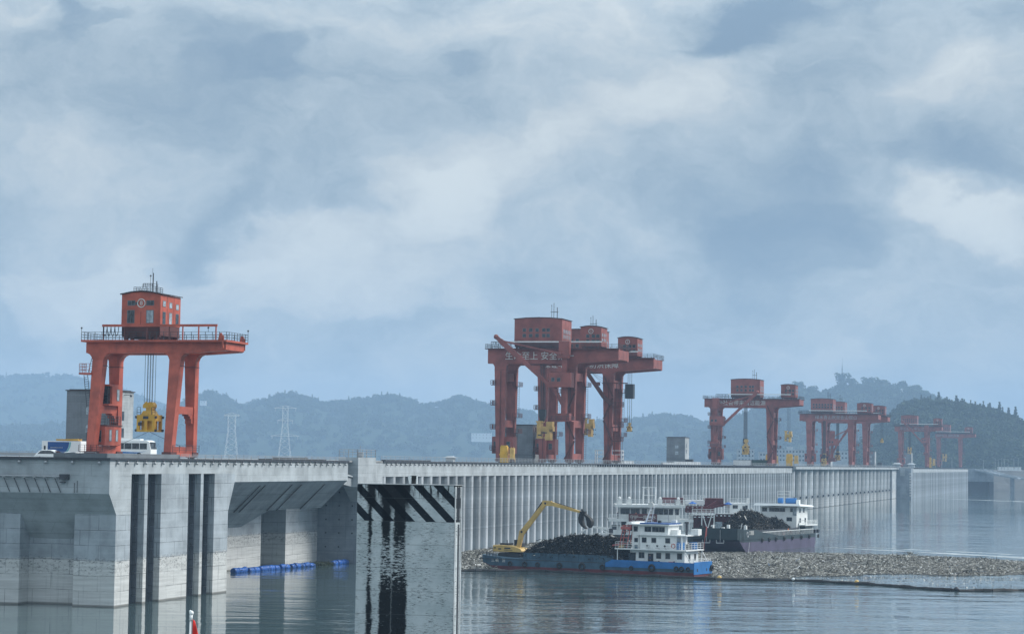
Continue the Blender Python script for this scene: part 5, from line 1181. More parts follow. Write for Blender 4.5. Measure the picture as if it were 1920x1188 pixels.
m.beam((-1.9, -3.9, 4.6), (-.6, -3.9, 2.4), .12); m.beam((-1.9, 3.9, 4.6), (-.6, 3.9, 2.4), .12); m.build('deck_post', M['white'], b1)
m = MB(); m.rail([(-15.6, -4.0, 4.82), (-1.6, -4.0, 4.82), (-1.6, 4.0, 4.82), (-15.6, 4.0, 4.82), (-15.6, -4.0, 4.82)], 1.15, 1.3, .032); m.build('deck_railing', M['white'], b1)
m = MB(); m.rail([(-.9, -3.9, 2.5), (-.1, -3.9, 2.5), (-.1, 3.9, 2.5)], .8, 1.1, .03); m.build('stern_railing', M['white'], b1)
m = MB(); m.box(-11.4, -4.2, -2.6, 2.6, 4.82, 7.25); uh = m.build('upper_deckhouse', M['white'], b1)
for px in (1206, 1224, 1250): window(uh, X1(px)-.0, 6.35, .82, .85, y=-2.6)
m = MB(); m.box(-4.19, -4.1, -1.8, -.6, 4.9, 6.9); m.build('door', M['glass_pale'], uh)
m = MB(); m.box(-4.18, -4.05, -2.6, -2.3, 4.82, 7.2); m.box(-3.0, -2.8, -2.9, -2.7, 4.82, 7.25); m.build('post', M['white'], uh)
m = MB(); m.box(-11.9, -1.9, -3.0, 3.0, 7.25, 7.42); m.build('house_roof', M['white'], b1)
m = MB(); m.box(-13.0, -5.8, -2.4, 2.4, 7.42, 9.1); m.box(-13.0, -11.6, -2.4, 1.0, 4.82, 7.42); wh = m.build('wheelhouse', M['white'], b1)
for px, w_ in ((1189, .7), (1212, 1.2), (1226, 1.2), (1238, 1.0)): window(wh, X1(px), 8.35, w_, .8, y=-2.4)
window(wh, X1(1190), 6.3, .6, .7, y=-2.4)
m = MB(); m.box(-14.1, -5.3, -3.0, 3.0, 9.1, 9.26); m.box(-13.9, -12.9, -2.9, 2.9, 9.26, 9.6); m.build('wheelhouse_roof', M['white'], b1)
m = MB(); m.box(-11.4, -5.6, -2.6, 2.6, 9.28, 9.5); m.build('solar_sheet', M['blue_panel'], b1)
m = MB(); m.tube((-11.2, -.6, 9.3), (-9.9, -.4, 12.8), .16, 8, .1); m.tube((-10.6, .6, 9.3), (-9.7, .2, 12.6), .08, 6)
for k in range(5): m.beam((-11.0+.24*k, -.6, 9.9+.6*k), (-10.45+.17*k, .45, 9.9+.6*k), .07)
m.build('mast', M['white'], b1)
m = MB(); m.tube((-10.1, -.7, 12.7), (-10.1, -.5, 12.7), .55, 16); m.build('radar_disc', M['mark'], b1)
for (x, y) in ((-3.4, -2.2), (-2.6, 1.6)):
    m = MB(); m.tube((x, y, 4.85), (x, y, 6.1), .75, 14); m.build('water_tank', M['blue'], b1)
m = MB(); m.torus((X1(1263)+.3, -3.9, 5.5), (0, 1, 0), .36, .1, 16, 6); m.build('lifebuoy', M['pink'], b1)
for px in (1213, 1232, 1246):
    m = MB(); m.box(X1(px)-.35, X1(px)+.35, -2.95, -2.6, 5.1, 5.7); m.build('air_conditioner', M['white'], b1); m = MB(); m.tube((X1(px), -2.97, 5.4), (X1(px), -2.95, 5.4), .22, 12); m.build('air_conditioner_fan', M['steel_dark'], b1)
m = MB()
for x in (-14.9, -13.4):
    for y in (-3.0, -1.8): m.beam((x-.4, y, 4.82), (x+.4, y, 9.0), .14)
for z in (5.6, 6.7, 7.8, 8.9): m.beam((-15.2+.1*z*.6, -3.0, z), (-13.3+.1*z*.6-.5, -3.0, z), .12)
m.box(-15.0, -13.2, -3.1, -1.7, 8.2, 8.7); m.build('ladder_frame', M['pink'], b1)
m = MB(); m.beam((-16.9, -2.4, 5.2), (-14.6, -2.4, 5.6), .5, .3); m.build('gangway', M['pink'], b1)
m = MB(); m.tube((-1.2, 3.2, 4.8), (-.7, 3.2, 9.0), .045, 6); m.prism([(-.98, 6.9), (-.62, 7.3), (-.55, 8.9), (-.72, 9.0)], 'y', 3.17, 3.23); m.build('stern_flagstaff', M['pink'], b1)
m = MB(); m.box(-6.0, -4.6, -1.2, .6, 7.42, 8.3); m.build('roof_locker', M['white'], b1)
m = MB(); m.box(-2.6, -1.2, .6, 2.2, 7.42, 8.5); m.build('roof_locker', M['white'], b1)
m = MB()
for x in (-8.5, -7.0, -4.0): m.tube((x, -3.7, 2.0), (x, -3.7, 2.75), .14, 8)
m.beam((-9.0, -3.7, 2.6), (-6.8, -3.7, 2.6), .1); m.build('mooring_bitts', M['black'], b1)
m = MB(); m.rail([(-43, -3.0, 2.65), (-40.5, -3.7, 2.5)], .5, .8, .05); m.build('bow_bitts', M['steel_dark'], b1)
for (x, y, z, w_, d_, h_, mt, nm) in ((-14.2, -2.9, 4.82, .9, .7, .8, 'steel_dark', 'deck_box'), (-12.2, -3.4, 4.82, .6, .5, .6, 'blue_old', 'deck_box'), (-9.0, -3.5, 2.05, .8, .4, .5, 'steel_dark', 'deck_box'), (-5.2, -3.5, 2.05, 1.1, .4, .6, 'pink', 'deck_box'), (-3.4, .2, 4.82, .7, .7, .9, 'steel', 'deck_box'), (-8.5, -1.0, 9.5, .5, .5, .45, 'steel_dark', 'horn_box'), (-6.6, .8, 9.5, .9, .7, .5, 'white', 'roof_locker')):
    m = MB(); m.box(x, x+w_, y, y+d_, z, z+h_); m.build(nm, M[mt], b1, bevel=.03)
m = MB(); m.tube((-7.4, 1.2, 9.3), (-7.4, 1.2, 12.2), .05, 6); m.tube((-6.1, 1.6, 9.3), (-6.1, 1.6, 11.4), .03, 6); m.build('whip_aerial', M['gal'], b1)
m = MB(); m.tube((-3.2, 0, 7.4), (-3.2, 0, 9.6), .22, 10); m.box(-3.5, -2.9, -.3, .3, 9.5, 9.8); m.build('exhaust_stack', M['steel_dark'], b1)
for k in range(3):
    m = MB(); m.torus((-14.8+.1*k, -3.3, 5.0+.12*k), (0, 0, 1), .4, .06, 16, 6); m.build('rope_coil', M['ochre'], b1)
# world helpers for things standing on the barges
def on(b, x, y, z): return b.matrix_basis @ Vector((x, y, z))
for q_ in (b1,): q_.matrix_basis = Matrix.Translation(q_.location) @ Matrix.Rotation(q_.rotation_euler.z, 4, 'Z')
# excavator
ex = thing('excavator', 'yellow long-reach excavator with a black grab working on the barge bow', 'excavator', on(b1, -39.0, 0, 2.35), R(-28.2))
m = MB()
for y in (-1.5, 1.05):
    m.prism([(-2.4, .35), (-2.1, 0), (2.1, 0), (2.4, .35), (2.1, .75), (-2.1, .75)], 'y', y, y+.5)
m.box(-1.2, 1.2, -1.0, 1.05, .3, .8); m.build('tracks', M['black'], ex)
m = MB(); m.tube((0, 0, .75), (0, 0, 1.0), .8, 16); m.build('turntable', M['steel_dark'], ex)
m = MB(); m.loft([[(-3.4, y, .95), (-3.4, y, 2.15), (-1.6, y, 2.2), (.9, y, 2.05), (2.5, y, 1.6), (2.8, y, 1.15), (2.7, y, .95)] for y in (-1.6, 1.4)]); bd = m.build('body', M['ochre'], ex, bevel=.07)
m = MB(); m.box(-3.2, -2.7, -1.63, -1.605, 1.55, 1.75); m.box(-2.2, -1.6, -1.63, -1.605, 1.35, 1.6); m.box(-.9, .4, -1.63, -1.605, 1.5, 1.75); m.box(-1.0, .8, -1.63, -1.605, 1.25, 1.33); m.build('body_vents', M['steel_dark'], bd)
m = MB(); m.loft([[(.2, y, 2.0), (.2, y, 3.2), (1.5, y, 3.25), (1.9, y, 2.6), (1.9, y, 1.9)] for y in (.2, 1.35)]); cb = m.build('cab', M['steel_dark'], ex)
m = MB(); m.box(.4, 1.4, .17, .195, 2.35, 3.05); m.build('cab_window', M['glass'], cb)
m = MB(); m.box(-2.2, -.4, -1.0, 1.0, 2.2, 2.55); m.tube((-1.5, .6, 2.5), (-1.5, .6, 3.1), .09, 8); m.build('engine_hood', M['steel_dark'], ex)
bp = [(1.5, 2.0), (2.2, 4.9), (7.3, 10.2), (7.9, 10.4)]
def armseg(m, a, b, w0, w1, y0, y1):
    a = Vector((a[0], 0, a[1])); b = Vector((b[0], 0, b[1])); d = (b-a).normalized(); n = Vector((-d.z, 0, d.x))
    pts_ = [a-n*w0/2, b-n*w1/2, b+n*w1/2, a+n*w0/2]; m.prism([(p.x, p.z) for p in pts_], 'y', y0, y1)
m = MB(); armseg(m, (1.5, 1.6), (2.25, 4.9), .75, .95, -.75, -.25); armseg(m, (2.2, 4.5), (7.2, 10.35), 1.0, .75, -.74, -.26); m.build('boom', M['ochre'], ex)
m = MB(); armseg(m, (6.5, 10.25), (8.4, 10.2), .95, .95, -.73, -.27); armseg(m, (8.0, 10.25), (14.4, 8.75), .75, .38, -.72, -.28); m.build('dipper_arm', M['ochre'], ex)
m = MB(); m.tube((3.6, -.5, 6.6), (6.4, -.5, 10.4), .13, 8); m.tube((2.9, -.15, 2.2), (3.0, -.15, 5.4), .12, 8); m.tube((9.2, -.5, 10.4), (13.4, -.5, 9.3), .07, 6); m.build('hydraulic_ram', M['steel_dark'], ex)
m = MB(); m.tube((2.25, -.80, 4.75), (2.25, -.2, 4.75), .24, 10); m.tube((7.2, -.80, 10.2), (7.2, -.2, 10.2), .22, 10); m.build('pivot_pin', M['steel_dark'], ex)
gbx, gbz = 15.2, 8.35
m = MB(); m.box(gbx-.7, gbx+.35, -.9, -.1, gbz, gbz+.55); m.tube((gbx-.2, -.5, gbz+.5), (gbx-.5, -.5, gbz+.9), .2, 8)
SG = lambda L: [(gbx+(a-gbx)*.74-.1, gbz+(b-gbz)*.80) for a, b in L]
m.prism(SG([(gbx-.8, gbz+.2), (gbx-.35, gbz+.1), (gbx-.15, gbz-.6), (gbx-.2, gbz-1.5), (gbx+.1, gbz-2.4), (gbx+.9, gbz-3.4), (gbx-.2, gbz-2.8), (gbx-.95, gbz-1.9), (gbx-1.15, gbz-.9)]), 'y', -1.05, .1)
m.prism(SG([(gbx-.1, gbz+.3), (gbx+1.1, gbz-.2), (gbx+2.0, gbz-.8), (gbx+2.6, gbz-1.6), (gbx+2.5, gbz-2.4), (gbx+1.9, gbz-3.1), (gbx+1.25, gbz-2.5), (gbx+1.15, gbz-1.5), (gbx+.9, gbz-.7), (gbx+.2, gbz-.1)]), 'y', -1.05, .1)
m.build('grab', M['black'], ex)

# ---- drift rubbish: bits, heaps
def bitmat(nm, cols):
    m, t, b = newmat(nm); r = t.node('ShaderNodeNewGeometry').outputs['Random Per Island']; cr_ = t.node('ShaderNodeValToRGB'); cr_.color_ramp.interpolation = 'CONSTANT'; t.put(cr_, 0, r)
    e_ = cr_.color_ramp.elements; e_[0].position = 0; e_[0].color = c4(cols[0][1])
    e_[1].position = cols[1][0]; e_[1].color = c4(cols[1][1])
    for p_, c_ in cols[2:]: k = e_.new(p_); k.color = c4(c_)
    t.put(b, 'Base Color', cr_.outputs[0]); b.inputs['Roughness'].default_value = .85; return m
M['bits'] = bitmat('floating rubbish', [(0, (.24, .235, .205)), (.20, (.10, .10, .085)), (.38, (.030, .031, .028)), (.60, (.36, .355, .32)), (.72, (.16, .155, .135)), (.86, (.52, .52, .48)), (.955, (.74, .75, .74)), (.99, (.10, .16, .25))])
M['heapbits'] = bitmat('wet driftwood', [(0, (.005, .005, .005)), (.34, (.011, .010, .009)), (.62, (.020, .018, .015)), (.82, (.045, .040, .033)), (.93, (.12, .11, .095)), (.98, (.45, .44, .41))])
def poly_in(pts, P):
    x, y = P[:, 0], P[:, 1]; ins = np.zeros(len(P), bool); n = len(pts)
    for i in range(n):
        x0, y0 = pts[i]; x1, y1 = pts[(i+1) % n]
        c = ((y0 > y) != (y1 > y)) & (x < (x1-x0)*(y-y0)/(y1-y0+1e-9)+x0); ins ^= c
    return ins
def chips(C, L, Wd, tilt, z):
    """C (n,2) centres; returns quads"""
    n = len(C); ya = rng.uniform(0, 2*np.pi, n); ti = rng.uniform(-tilt, tilt, n); ro = rng.uniform(-tilt, tilt, n)
    a = np.stack([np.cos(ya)*np.cos(ti), np.sin(ya)*np.cos(ti), np.sin(ti)], 1); b = np.stack([-np.sin(ya)*np.cos(ro), np.cos(ya)*np.cos(ro), np.sin(ro)], 1)
    c = np.stack([C[:, 0], C[:, 1], z], 1); l_ = (L/2)[:, None]; w_ = (Wd/2)[:, None]
    return np.stack([c-a*l_-b*w_, c+a*l_-b*w_*.6, c+a*l_*.8+b*w_, c-a*l_*.9+b*w_*.7], 1).reshape(-1, 3)
deb = [(-24, 416), (-9, 417), (0, 421.5), (10, 420), (36, 408), (47, 404), (55, 411), (62, 420), (70, 426), (80, 424.5), (98, 430), (120, 426), (150, 428), (150, 462), (118, 484), (104, 508), (92, 519), (80, 521), (67, 523), (60, 528), (50, 522), (44, 517), (34, 545), (22, 566), (5, 566), (-2, 535), (-10.4, 502), (-24, 452)]
def jit(x, y): return (1.6*math.sin(x*.31+1.3*math.sin(y*.23))+1.1*math.sin(x*.83+y*.4), 2.2*math.sin(x*.21+y*.13)+1.2*math.sin(x*.57+1.1)+.6*math.sin(x*1.7+y))
dd_ = []
for i in range(len(deb)):
    (x0, y0), (x1, y1) = deb[i], deb[(i+1) % len(deb)]; nn = max(1, int(math.hypot(x1-x0, y1-y0)/1.2))
    for k in range(nn):
        x = x0+(x1-x0)*k/nn; y = y0+(y1-y0)*k/nn; q = jit(x, y) if x > 38 and not (x < 60 and y > 505) else (0, 0); dd_.append((x+q[0]*.8, y+q[1]*.8))
deb = dd_
m = MB(); m.add([(x, y, .035) for x, y in deb], [tuple(range(len(deb)))])
mm_, t, b = newmat('rubbish mat'); g = t.node('ShaderNodeNewGeometry').outputs['Position']
c = t.mix(t.ramp(t.noise(g, 1.8, 6, .8), .38, .62), (.012, .013, .012, 1), (.085, .08, .065, 1)); t.put(b, 'Base Color', c); b.inputs['Roughness'].default_value = .8; M['mat'] = mm_
P = np.stack([rng.uniform(-26, 152, 320000), rng.uniform(400, 570, 320000)], 1); ins = poly_in(deb, P); P = P[ins][:125000]
dn = np.sin(P[:, 0]*.9+3*np.sin(P[:, 1]*.35))*np.sin(P[:, 1]*.55+2*np.sin(P[:, 0]*.17))*.8+np.sin(P[:, 0]*.13+np.sin(P[:, 1]*.09)*2)*np.sin(P[:, 1]*.21+1.3)+rng.uniform(-.6, 1.6, len(P)); P = P[dn > -.35]
n = len(P); V1 = chips(P, rng.uniform(.15, .8, n), rng.uniform(.05, .20, n), .45, rng.uniform(.05, .26, n))
# ragged edge and stray bits drifting between mat and boom
Q = np.stack([rng.uniform(46, 150, 9000), rng.uniform(380, 430, 9000)], 1); yb = np.interp(Q[:, 0], [36, 50, 60, 74, 86, 110, 150], [397, 396, 391, 371.5, 375.5, 384, 395]); Q = Q[(Q[:, 1] > yb+1) & ~poly_in(deb, Q)]
st_ = np.sin(Q[:, 1]*1.1+np.sin(Q[:, 0]*.12)*2.0); Q = Q[(st_ > .45) & (rng.uniform(0, 1, len(Q)) < .55)]
n = len(Q); V2 = chips(Q, rng.uniform(.2, .9, n), rng.uniform(.06, .22, n), .25, rng.uniform(.03, .07, n))
Lg = P[rng.integers(0, len(P), 900)]; n = len(Lg); V3 = chips(Lg, rng.uniform(1.2, 4.5, n), rng.uniform(.10, .30, n), .12, rng.uniform(.15, .38, n))
cl = P[rng.integers(0, len(P), 60)]; Cc = np.repeat(cl, 45, 0)+rng.normal(0, 1.0, (2700, 2)); Cc = Cc[poly_in(deb, Cc)]; n = len(Cc); V4 = chips(Cc, rng.uniform(.3, 1.8, n), rng.uniform(.06, .25, n), .9, rng.uniform(.1, .75, n))
o = mesh_np('floating_rubbish', np.concatenate([V1, V2, V3, V4]), M['bits']); tag(o, 'wide raft of pale floating driftwood and rubbish around the barges', 'floating rubbish', kind='stuff')
o = m.build('rubbish_mat', M['mat']); tag(o, 'dark soaked layer under the floating driftwood raft', 'floating rubbish', kind='stuff')
def heap(label, b, x0, x1, y0, y1, zb, prof, n, name='rubbish_heap', rz=0.0, sz=1.0):
    """rubbish heap standing on barge b, local x range; prof = [(x, top)]"""
    xs = np.array([p[0] for p in prof]); zs = np.array([p[1] for p in prof]); MX = np.array(b.matrix_basis)
    nx, ny = 34, 14; m = MB()
    def top(x, y):
        v = (y-(y0+y1)/2)/((y1-y0)/2); return zb+(np.interp(x, xs, zs)-zb)*max(0, 1-abs(v)**2.6)+.22*math.sin(x*2.3+y*3)+.15*math.sin(x*5.1-y*4)
    for j in range(ny+1):
        for i in range(nx+1):
            x = x0+(x1-x0)*i/nx; y = y0+(y1-y0)*j/ny; m.v.append((x, y, top(x, y)-.25))
    for j in range(ny):
        for i in range(nx): m.f.append((j*(nx+1)+i, j*(nx+1)+i+1, (j+1)*(nx+1)+i+1, (j+1)*(nx+1)+i)); m.m.append(0)
    C = np.stack([rng.uniform(x0, x1, n), rng.uniform(y0, y1, n)], 1); z = np.array([top(x, y) for x, y in C])+rng.uniform(-.25, .25, n)
    Vq = chips(C, rng.uniform(.35, 1.5, n)*sz, rng.uniform(.05, .30, n)*sz, 1.0, z)
    base = np.array(m.v, float); fb = []
    for f_ in m.f: fb += [base[i] for i in f_]
    V = np.concatenate([np.array(fb), Vq]); V = V@MX[:3, :3].T+MX[:3, 3]
    o = mesh_np(name, V, M['heapbits']); return tag(o, label, 'rubbish heap', kind='stuff')
heap('long black heap of wet driftwood piled in the front barge', b1, X1(982), X1(1166), -3.45, 3.45, 2.9, [(X1(982), 3.3), (X1(1000), 4.7), (X1(1030), 5.6), (X1(1060), 6.3), (X1(1100), 6.4), (X1(1140), 6.3), (X1(1158), 5.8), (X1(1167), 4.2)], 9000)

# ---- second barge (dark hull, purple bottom)
b2 = thing('cargo_barge', 'dark green barge with faded purple bottom and white wheelhouse at its stern', 'boat', (73.1, 572.6, 0), R(-25.9))
b2.matrix_basis = Matrix.Translation(b2.location) @ Matrix.Rotation(R(-25.9), 4, 'Z')
def shell2(st, lo, hi, k=1.0):
    rings = []
    for y, hb, zb in st:
        a = max(zb, lo(y)); b = max(hi(y), a+.02); rings.append([(-hb, y, b), (-hb*k, y, a), (hb*k, y, a), (hb, y, b)])
    m = MB(); m.loft(rings); return m
st2 = [(-58.2, 5.4, 3.6), (-57.4, 5.8, 2.6), (-55.5, 6, 1.1), (-53, 6, -.3), (-51, 6, -1), (-30, 6, -1), (-6, 6, -1), (-2.5, 5.8, -.2), (.0, 5.2, .9), (1.6, 4.4, 1.8)]
shell2(st2, lambda y: -1, lambda y: 2.35, .985).build('bottom', M['purple'], b2)
shell2([(a, b+.01, c) for a, b, c in st2], lambda y: 2.35, lambda y: 3.35 if y > -46 else 3.35+min(1, (-46-y)/3)*1.9, .995).build('hull', M['green_hull'], b2)
m = MB(); m.hexa([(-5.5, -58.3, 3.0), (5.5, -58.3, 3.0), (6.05, -56, 2.9), (-6.05, -56, 2.9), (-5.6, -58.5, 5.6), (5.6, -58.5, 5.6), (6.1, -56, 5.4), (-6.1, -56, 5.4)]); m.box(5.98, 6.12, -56, -46.5, 2.9, 5.2); m.prism([(-46.5, 5.2), (-46.5, 2.9), (-44.2, 2.9), (-43.6, 3.4)], 'x', 5.98, 6.12)
m.build('bow_bulwark', M['green_hull'], b2)
m = MB(); y = -45
while y < -4: m.beam((5.85, y, 3.35), (5.85, y, 4.45), .10); y += .95
m.beam((5.85, -45, 4.45), (5.85, -4, 4.45), .14); m.build('side_railing', M['white'], b2)
m = MB(); m.box(4.9, 5.1, -46, -13, 3.35, 4.9); m.box(-5.1, -4.9, -46, -13, 3.35, 4.9); m.build('hold_coaming', M['steel_dark'], b2)
for y in (-43, -38, -33, -27, -21, -14, -8, -1): tyre(b2, 6.2, y, 2.6, .55, (1, 0, 0))
for y in (-5, -1.5, 1): m = MB(); m.box(5.0, 5.6, y, y+1, 3.35, 4.2); m.build('mooring_bitts', M['steel_dark'], b2)
text('hull_lettering', '工程船', 1.1, M['mark'], b2, (6.14, -50.5, 4.4), rot=(math.pi/2, 0, math.pi/2))
m = MB(); m.torus((6.14, -53.2, 4.1), (1, 0, 0), .55, .14, 16, 6); m.build('hawse_ring', M['gal'], b2)
for x in (-2.0, 1.4):
    m = MB(); m.tube((x, -58.6, 5.2), (x, -58.6, 2.4), .08, 6); m.beam((x-.9, -58.65, 2.2), (x+.9, -58.65, 2.2), .3, .25); m.beam((x-.9, -58.65, 2.2), (x-.9, -58.65, 2.9), .16); m.beam((x+.9, -58.65, 2.2), (x+.9, -58.65, 2.9), .16); m.build('anchor', M['gal'], b2)
m = MB(); m.tube((5.5, -50, 2.6), (9.5, -62, -.2), .05, 6); m.build('mooring_rope', M['gal'], b2)
m = MB(); m.box(-5.2, 4.2, -12.2, -3.6, 3.35, 9.95); wh2 = m.build('wheelhouse', M['white'], b2)
for x in (-4.2, 3.2): window(wh2, x-.0, 9.2, 1.2, .85, y=-12.2)
for x in (-2.3, -.9, .5): window(wh2, x, 9.2, 1.25, .85, y=-12.2)
for x in (-1.6, 2.3): window(wh2, x, 6.9, 1.3, .85, y=-12.2)
for y, z in ((-9.6, 9.1), (-6.6, 9.1), (-5.4, 6.6), (-9.4, 6.6)): window(wh2, y, z, 1.0, 1.0, xface=4.2)
m = MB(); m.box(3.2, 4.23, -12.26, -12.205, 7.8, 9.7); m.build('door', M['glass_pale'], wh2)
m = MB(); m.hexa([(-6.8, -13.6, 10.2), (5.6, -13.6, 10.2), (5.6, -2.6, 9.95), (-6.8, -2.6, 9.95), (-6.2, -13.3, 10.75), (5.2, -13.3, 10.75), (5.2, -2.8, 10.3), (-6.2, -2.8, 10.3)]); m.build('wheelhouse_roof', M['white_clean'], b2)
m = MB(); m.prism([(-5.2, 3.4), (-5.2, 7.4), (-7.8, 9.6), (-8.0, 9.6), (-5.4, 3.4)], 'y', -12.0, -11.7); m.box(-8.0, -5.0, -12.2, -4, 6.4, 6.55); m.rail([(-8.0, -12.1, 6.55), (-5.2, -12.1, 6.55)], 1.0, 1, .05); m.build('wing_platform', M['white'], b2)
m = MB(); m.box(4.2, 6.0, -10.5, -1.0, 5.3, 5.6); m.rail([(4.3, -10.4, 5.6), (5.9, -10.4, 5.6), (5.9, -1.1, 5.6)], 1.05, 1.3, .05); m.build('side_deck', M['white'], b2)
m = MB(); m.box(4.2, 5.6, -9.5, -3.8, 3.35, 5.3); m.build('stair_cabin', M['green_hull'], b2)
for x0, x1 in ((-2.0, -.9), (.1, 2.7)):
    m = MB(); m.tube((x0, -8, 11.4), (x1, -8, 11.4), .72, 14); m.build('roof_tank', M['blue'], b2)
m = MB(); m.box(2.8, 3.6, -8.5, -7.6, 10.6, 11.7); m.build('roof_locker', M['white'], b2)
m = MB(); m.tube((-.3, -8.6, 10.6), (-.3, -8.6, 15.2), .12, 8, .05)
for z in (12.2, 13.0, 13.8): m.beam((-2.0, -8.6, z), (1.2, -8.6, z), .09)
m.beam((-2.0, -8.6, 12.2), (-2.0, -8.6, 13.9), .09); m.beam((1.2, -8.6, 12.2), (1.2, -8.6, 13.9), .09); m.build('mast', M['white'], b2)
for k in range(26):
    x = rng.uniform(-5, 5.4); y = rng.uniform(-56, -47.5) if k % 2 else rng.uniform(-46, -12); h__ = rng.uniform(.5, 1.8); z = 5.2 if y < -47 else 3.35
    if y > -47: x = 5.3
    m = MB()
    if k % 3: m.box(x-.3, x+.3, y-.3, y+.4, z-.3, z+h__*.6)
    else: m.tube((x, y, z-.3), (x+rng.uniform(-.4, .4), y, z+h__*1.6), .08, 6); m.beam((x-.5, y, z+h__), (x+.5, y, z+h__), .07)
    m.build('deck_gear', M[('steel_dark', 'white', 'maroon', 'black')[k % 4]], b2)
def heap2(label, b, y0, y1, x0, x1, zb, prof, n):
    R2 = Matrix.Rotation(math.pi/2, 4, 'Z'); bb = type('o', (), {})(); bb.matrix_basis = b.matrix_basis @ R2; return heap(label, bb, y0, y1, -x1, -x0, zb, prof, n, sz=1.1)
heap2('dark hill of driftwood in the middle of the purple-bottomed barge', b2, -47, -24, -4.9, 4.9, 3.4, [(-47, 4.5), (-43, 7.0), (-38, 9.0), (-33, 8.6), (-28, 7.6), (-24, 4.6)], 6500)
heap2('small pointed dark heap of driftwood before the white wheelhouse', b2, -23.5, -13.2, -4.9, 4.9, 3.4, [(-23.5, 3.8), (-20, 5.2), (-18, 7.2), (-16, 5.4), (-13.2, 4.0)], 2500)

# ---- work vessel behind with conveyors
b3 = thing('work_vessel', 'white multi-deck work vessel with maroon conveyors, moored behind the other barges', 'boat', (44.0, 584.0, 0), 0)
b3.matrix_basis = Matrix.Translation(b3.location)
def X3(px): return (px-960)/4200*578-44
def Z3(py): return (1015.5-py)/7.27
m = MB(); m.loft([[(x, -hb, 2.0), (x, -hb, -.6), (x, hb, -.6), (x, hb, 2.0)] for x, hb in ((X3(1150), 5.5), (X3(1153), 6), (X3(1408), 6), (X3(1412), 5.4))]); m.build('hull', M['green_hull'], b3)
m = MB(); m.box(X3(1145), X3(1300), -6.05, -1, 1.9, 2.9); m.box(X3(1150), X3(1172), -5.5, 4, 2.9, 4.2); m.build('lower_cabin', M['white'], b3)
lc = b3.children[-1]
for px in (1158, 1176): window(lc, X3(px), 2.5 if px > 1170 else 3.6, 1.4, .7, y=-6.05 if px > 1170 else -5.5)
m = MB(); m.box(X3(1146), X3(1304), -6.4, 5, Z3(977), Z3(972)); m.build('middle_deck', M['white'], b3)
m = MB(); m.box(X3(1158), X3(1289), -6.4, 5, Z3(950), Z3(945)); m.build('top_deck', M['white'], b3)
for px in (1150, 1162, 1168, 1180, 1268, 1286, 1292, 1300):
    m = MB(); m.box(X3(px)-.14, X3(px)+.14, -6.1, -5.85, 2.0, Z3(977)); m.build('deck_post', M['white'], b3)
m = MB(); m.box(X3(1168), X3(1280), -4.6, 4, Z3(972), Z3(950)); cbn = m.build('bridge_cabin', M['white'], b3)
for px, w_ in ((1177, 2.3), (1196, 2.2), (1213, 1.2), (1240, 2.2), (1258, 2.3), (1274, .9)): window(cbn, X3(px), (Z3(972)+Z3(950))/2+.35, w_, 1.5, y=-4.6)
m = MB(); m.box(X3(1172), X3(1264), -3.5, 3, 2.0, Z3(977)); m.build('engine_room', M['steel_dark'], b3)
m = MB(); m.rail([(X3(1147), -6.3, Z3(972)), (X3(1303), -6.3, Z3(972)), (X3(1303), 4.8, Z3(972))], 1.15, 1.25, .06); m.build('middle_railing', M['white'], b3)
m = MB(); m.rail([(X3(1161), -6.3, Z3(945)), (X3(1288), -6.3, Z3(945)), (X3(1288), 4.8, Z3(945))], 1.3, 1.25, .06); m.build('top_railing', M['white'], b3)
for px in (1166, 1184, 1242, 1276): m = MB(); m.box(X3(px)-.55, X3(px)+.55, -5.5, -4.6, Z3(945), Z3(945)+1.2); m.ball((X3(px), -5, Z3(945)+1.6), .4); m.build('deck_locker', M['white'], b3)
m = MB()
for px in (1212, 1223, 1235): m.tube((X3(px), -1, Z3(945)), (X3(px), -1, Z3(912)), .13, 6, .08)
m.beam((X3(1210), -1, Z3(913)), (X3(1237), -1, Z3(913)), .16); m.beam((X3(1211), -1, Z3(928)), (X3(1236), -1, Z3(928)), .12); m.beam((X3(1212), -1, Z3(913)), (X3(1223), -1, Z3(919)), .1); m.build('signal_mast', M['white'], b3)
m = MB(); m.box(X3(1183), X3(1236), -6.75, -6.5, Z3(985), Z3(962)); bn_ = m.build('slogan_board', M['maroon'], b3)
text('board_lettering', '守护一库清水', 1.15, M['mark'], bn_, ((X3(1183)+X3(1236))/2, -6.78, Z3(969)))
text('board_lettering', '确保安全度汛', .95, M['mark'], bn_, ((X3(1183)+X3(1236))/2, -6.78, Z3(977.5)))
# conveyor side
for (a, b_) in ((1250, 1290), (1329, 1364)):
    m = MB(); m.box(X3(a), X3(b_), 0, 4, Z3(948 if a > 1300 else 942), Z3(932)); m.build('hopper', M['maroon'], b3)
def truss(nm, x0, x1, z0, z1, y0, mat, n):
    m = MB()
    for y in (y0, y0+2):
        m.beam((x0, y, z0), (x1, y, z0), .25); m.beam((x0, y, z1), (x1, y, z1), .25)
        for k in range(n):
            a = x0+(x1-x0)*k/n; c = x0+(x1-x0)*(k+1)/n; m.beam((a, y, z0), (c, y, z1), .16); m.beam((a, y, z0), (a, y, z1), .16); m.beam((a, y, z1), (c, y, z0), .12)
    m.box(x0, x1, y0+.6, y0+1.4, z0+.2, z1-.4); return m.build(nm, M[mat], b3)
truss('conveyor_truss', X3(1304), X3(1346), Z3(990), Z3(965), -5, 'maroon', 5)
truss('conveyor_truss', X3(1346), X3(1400), Z3(985), Z3(962), -4.5, 'maroon', 7)
truss('conveyor_truss', X3(1292), X3(1345), Z3(958), Z3(948), -2.5, 'maroon', 6)
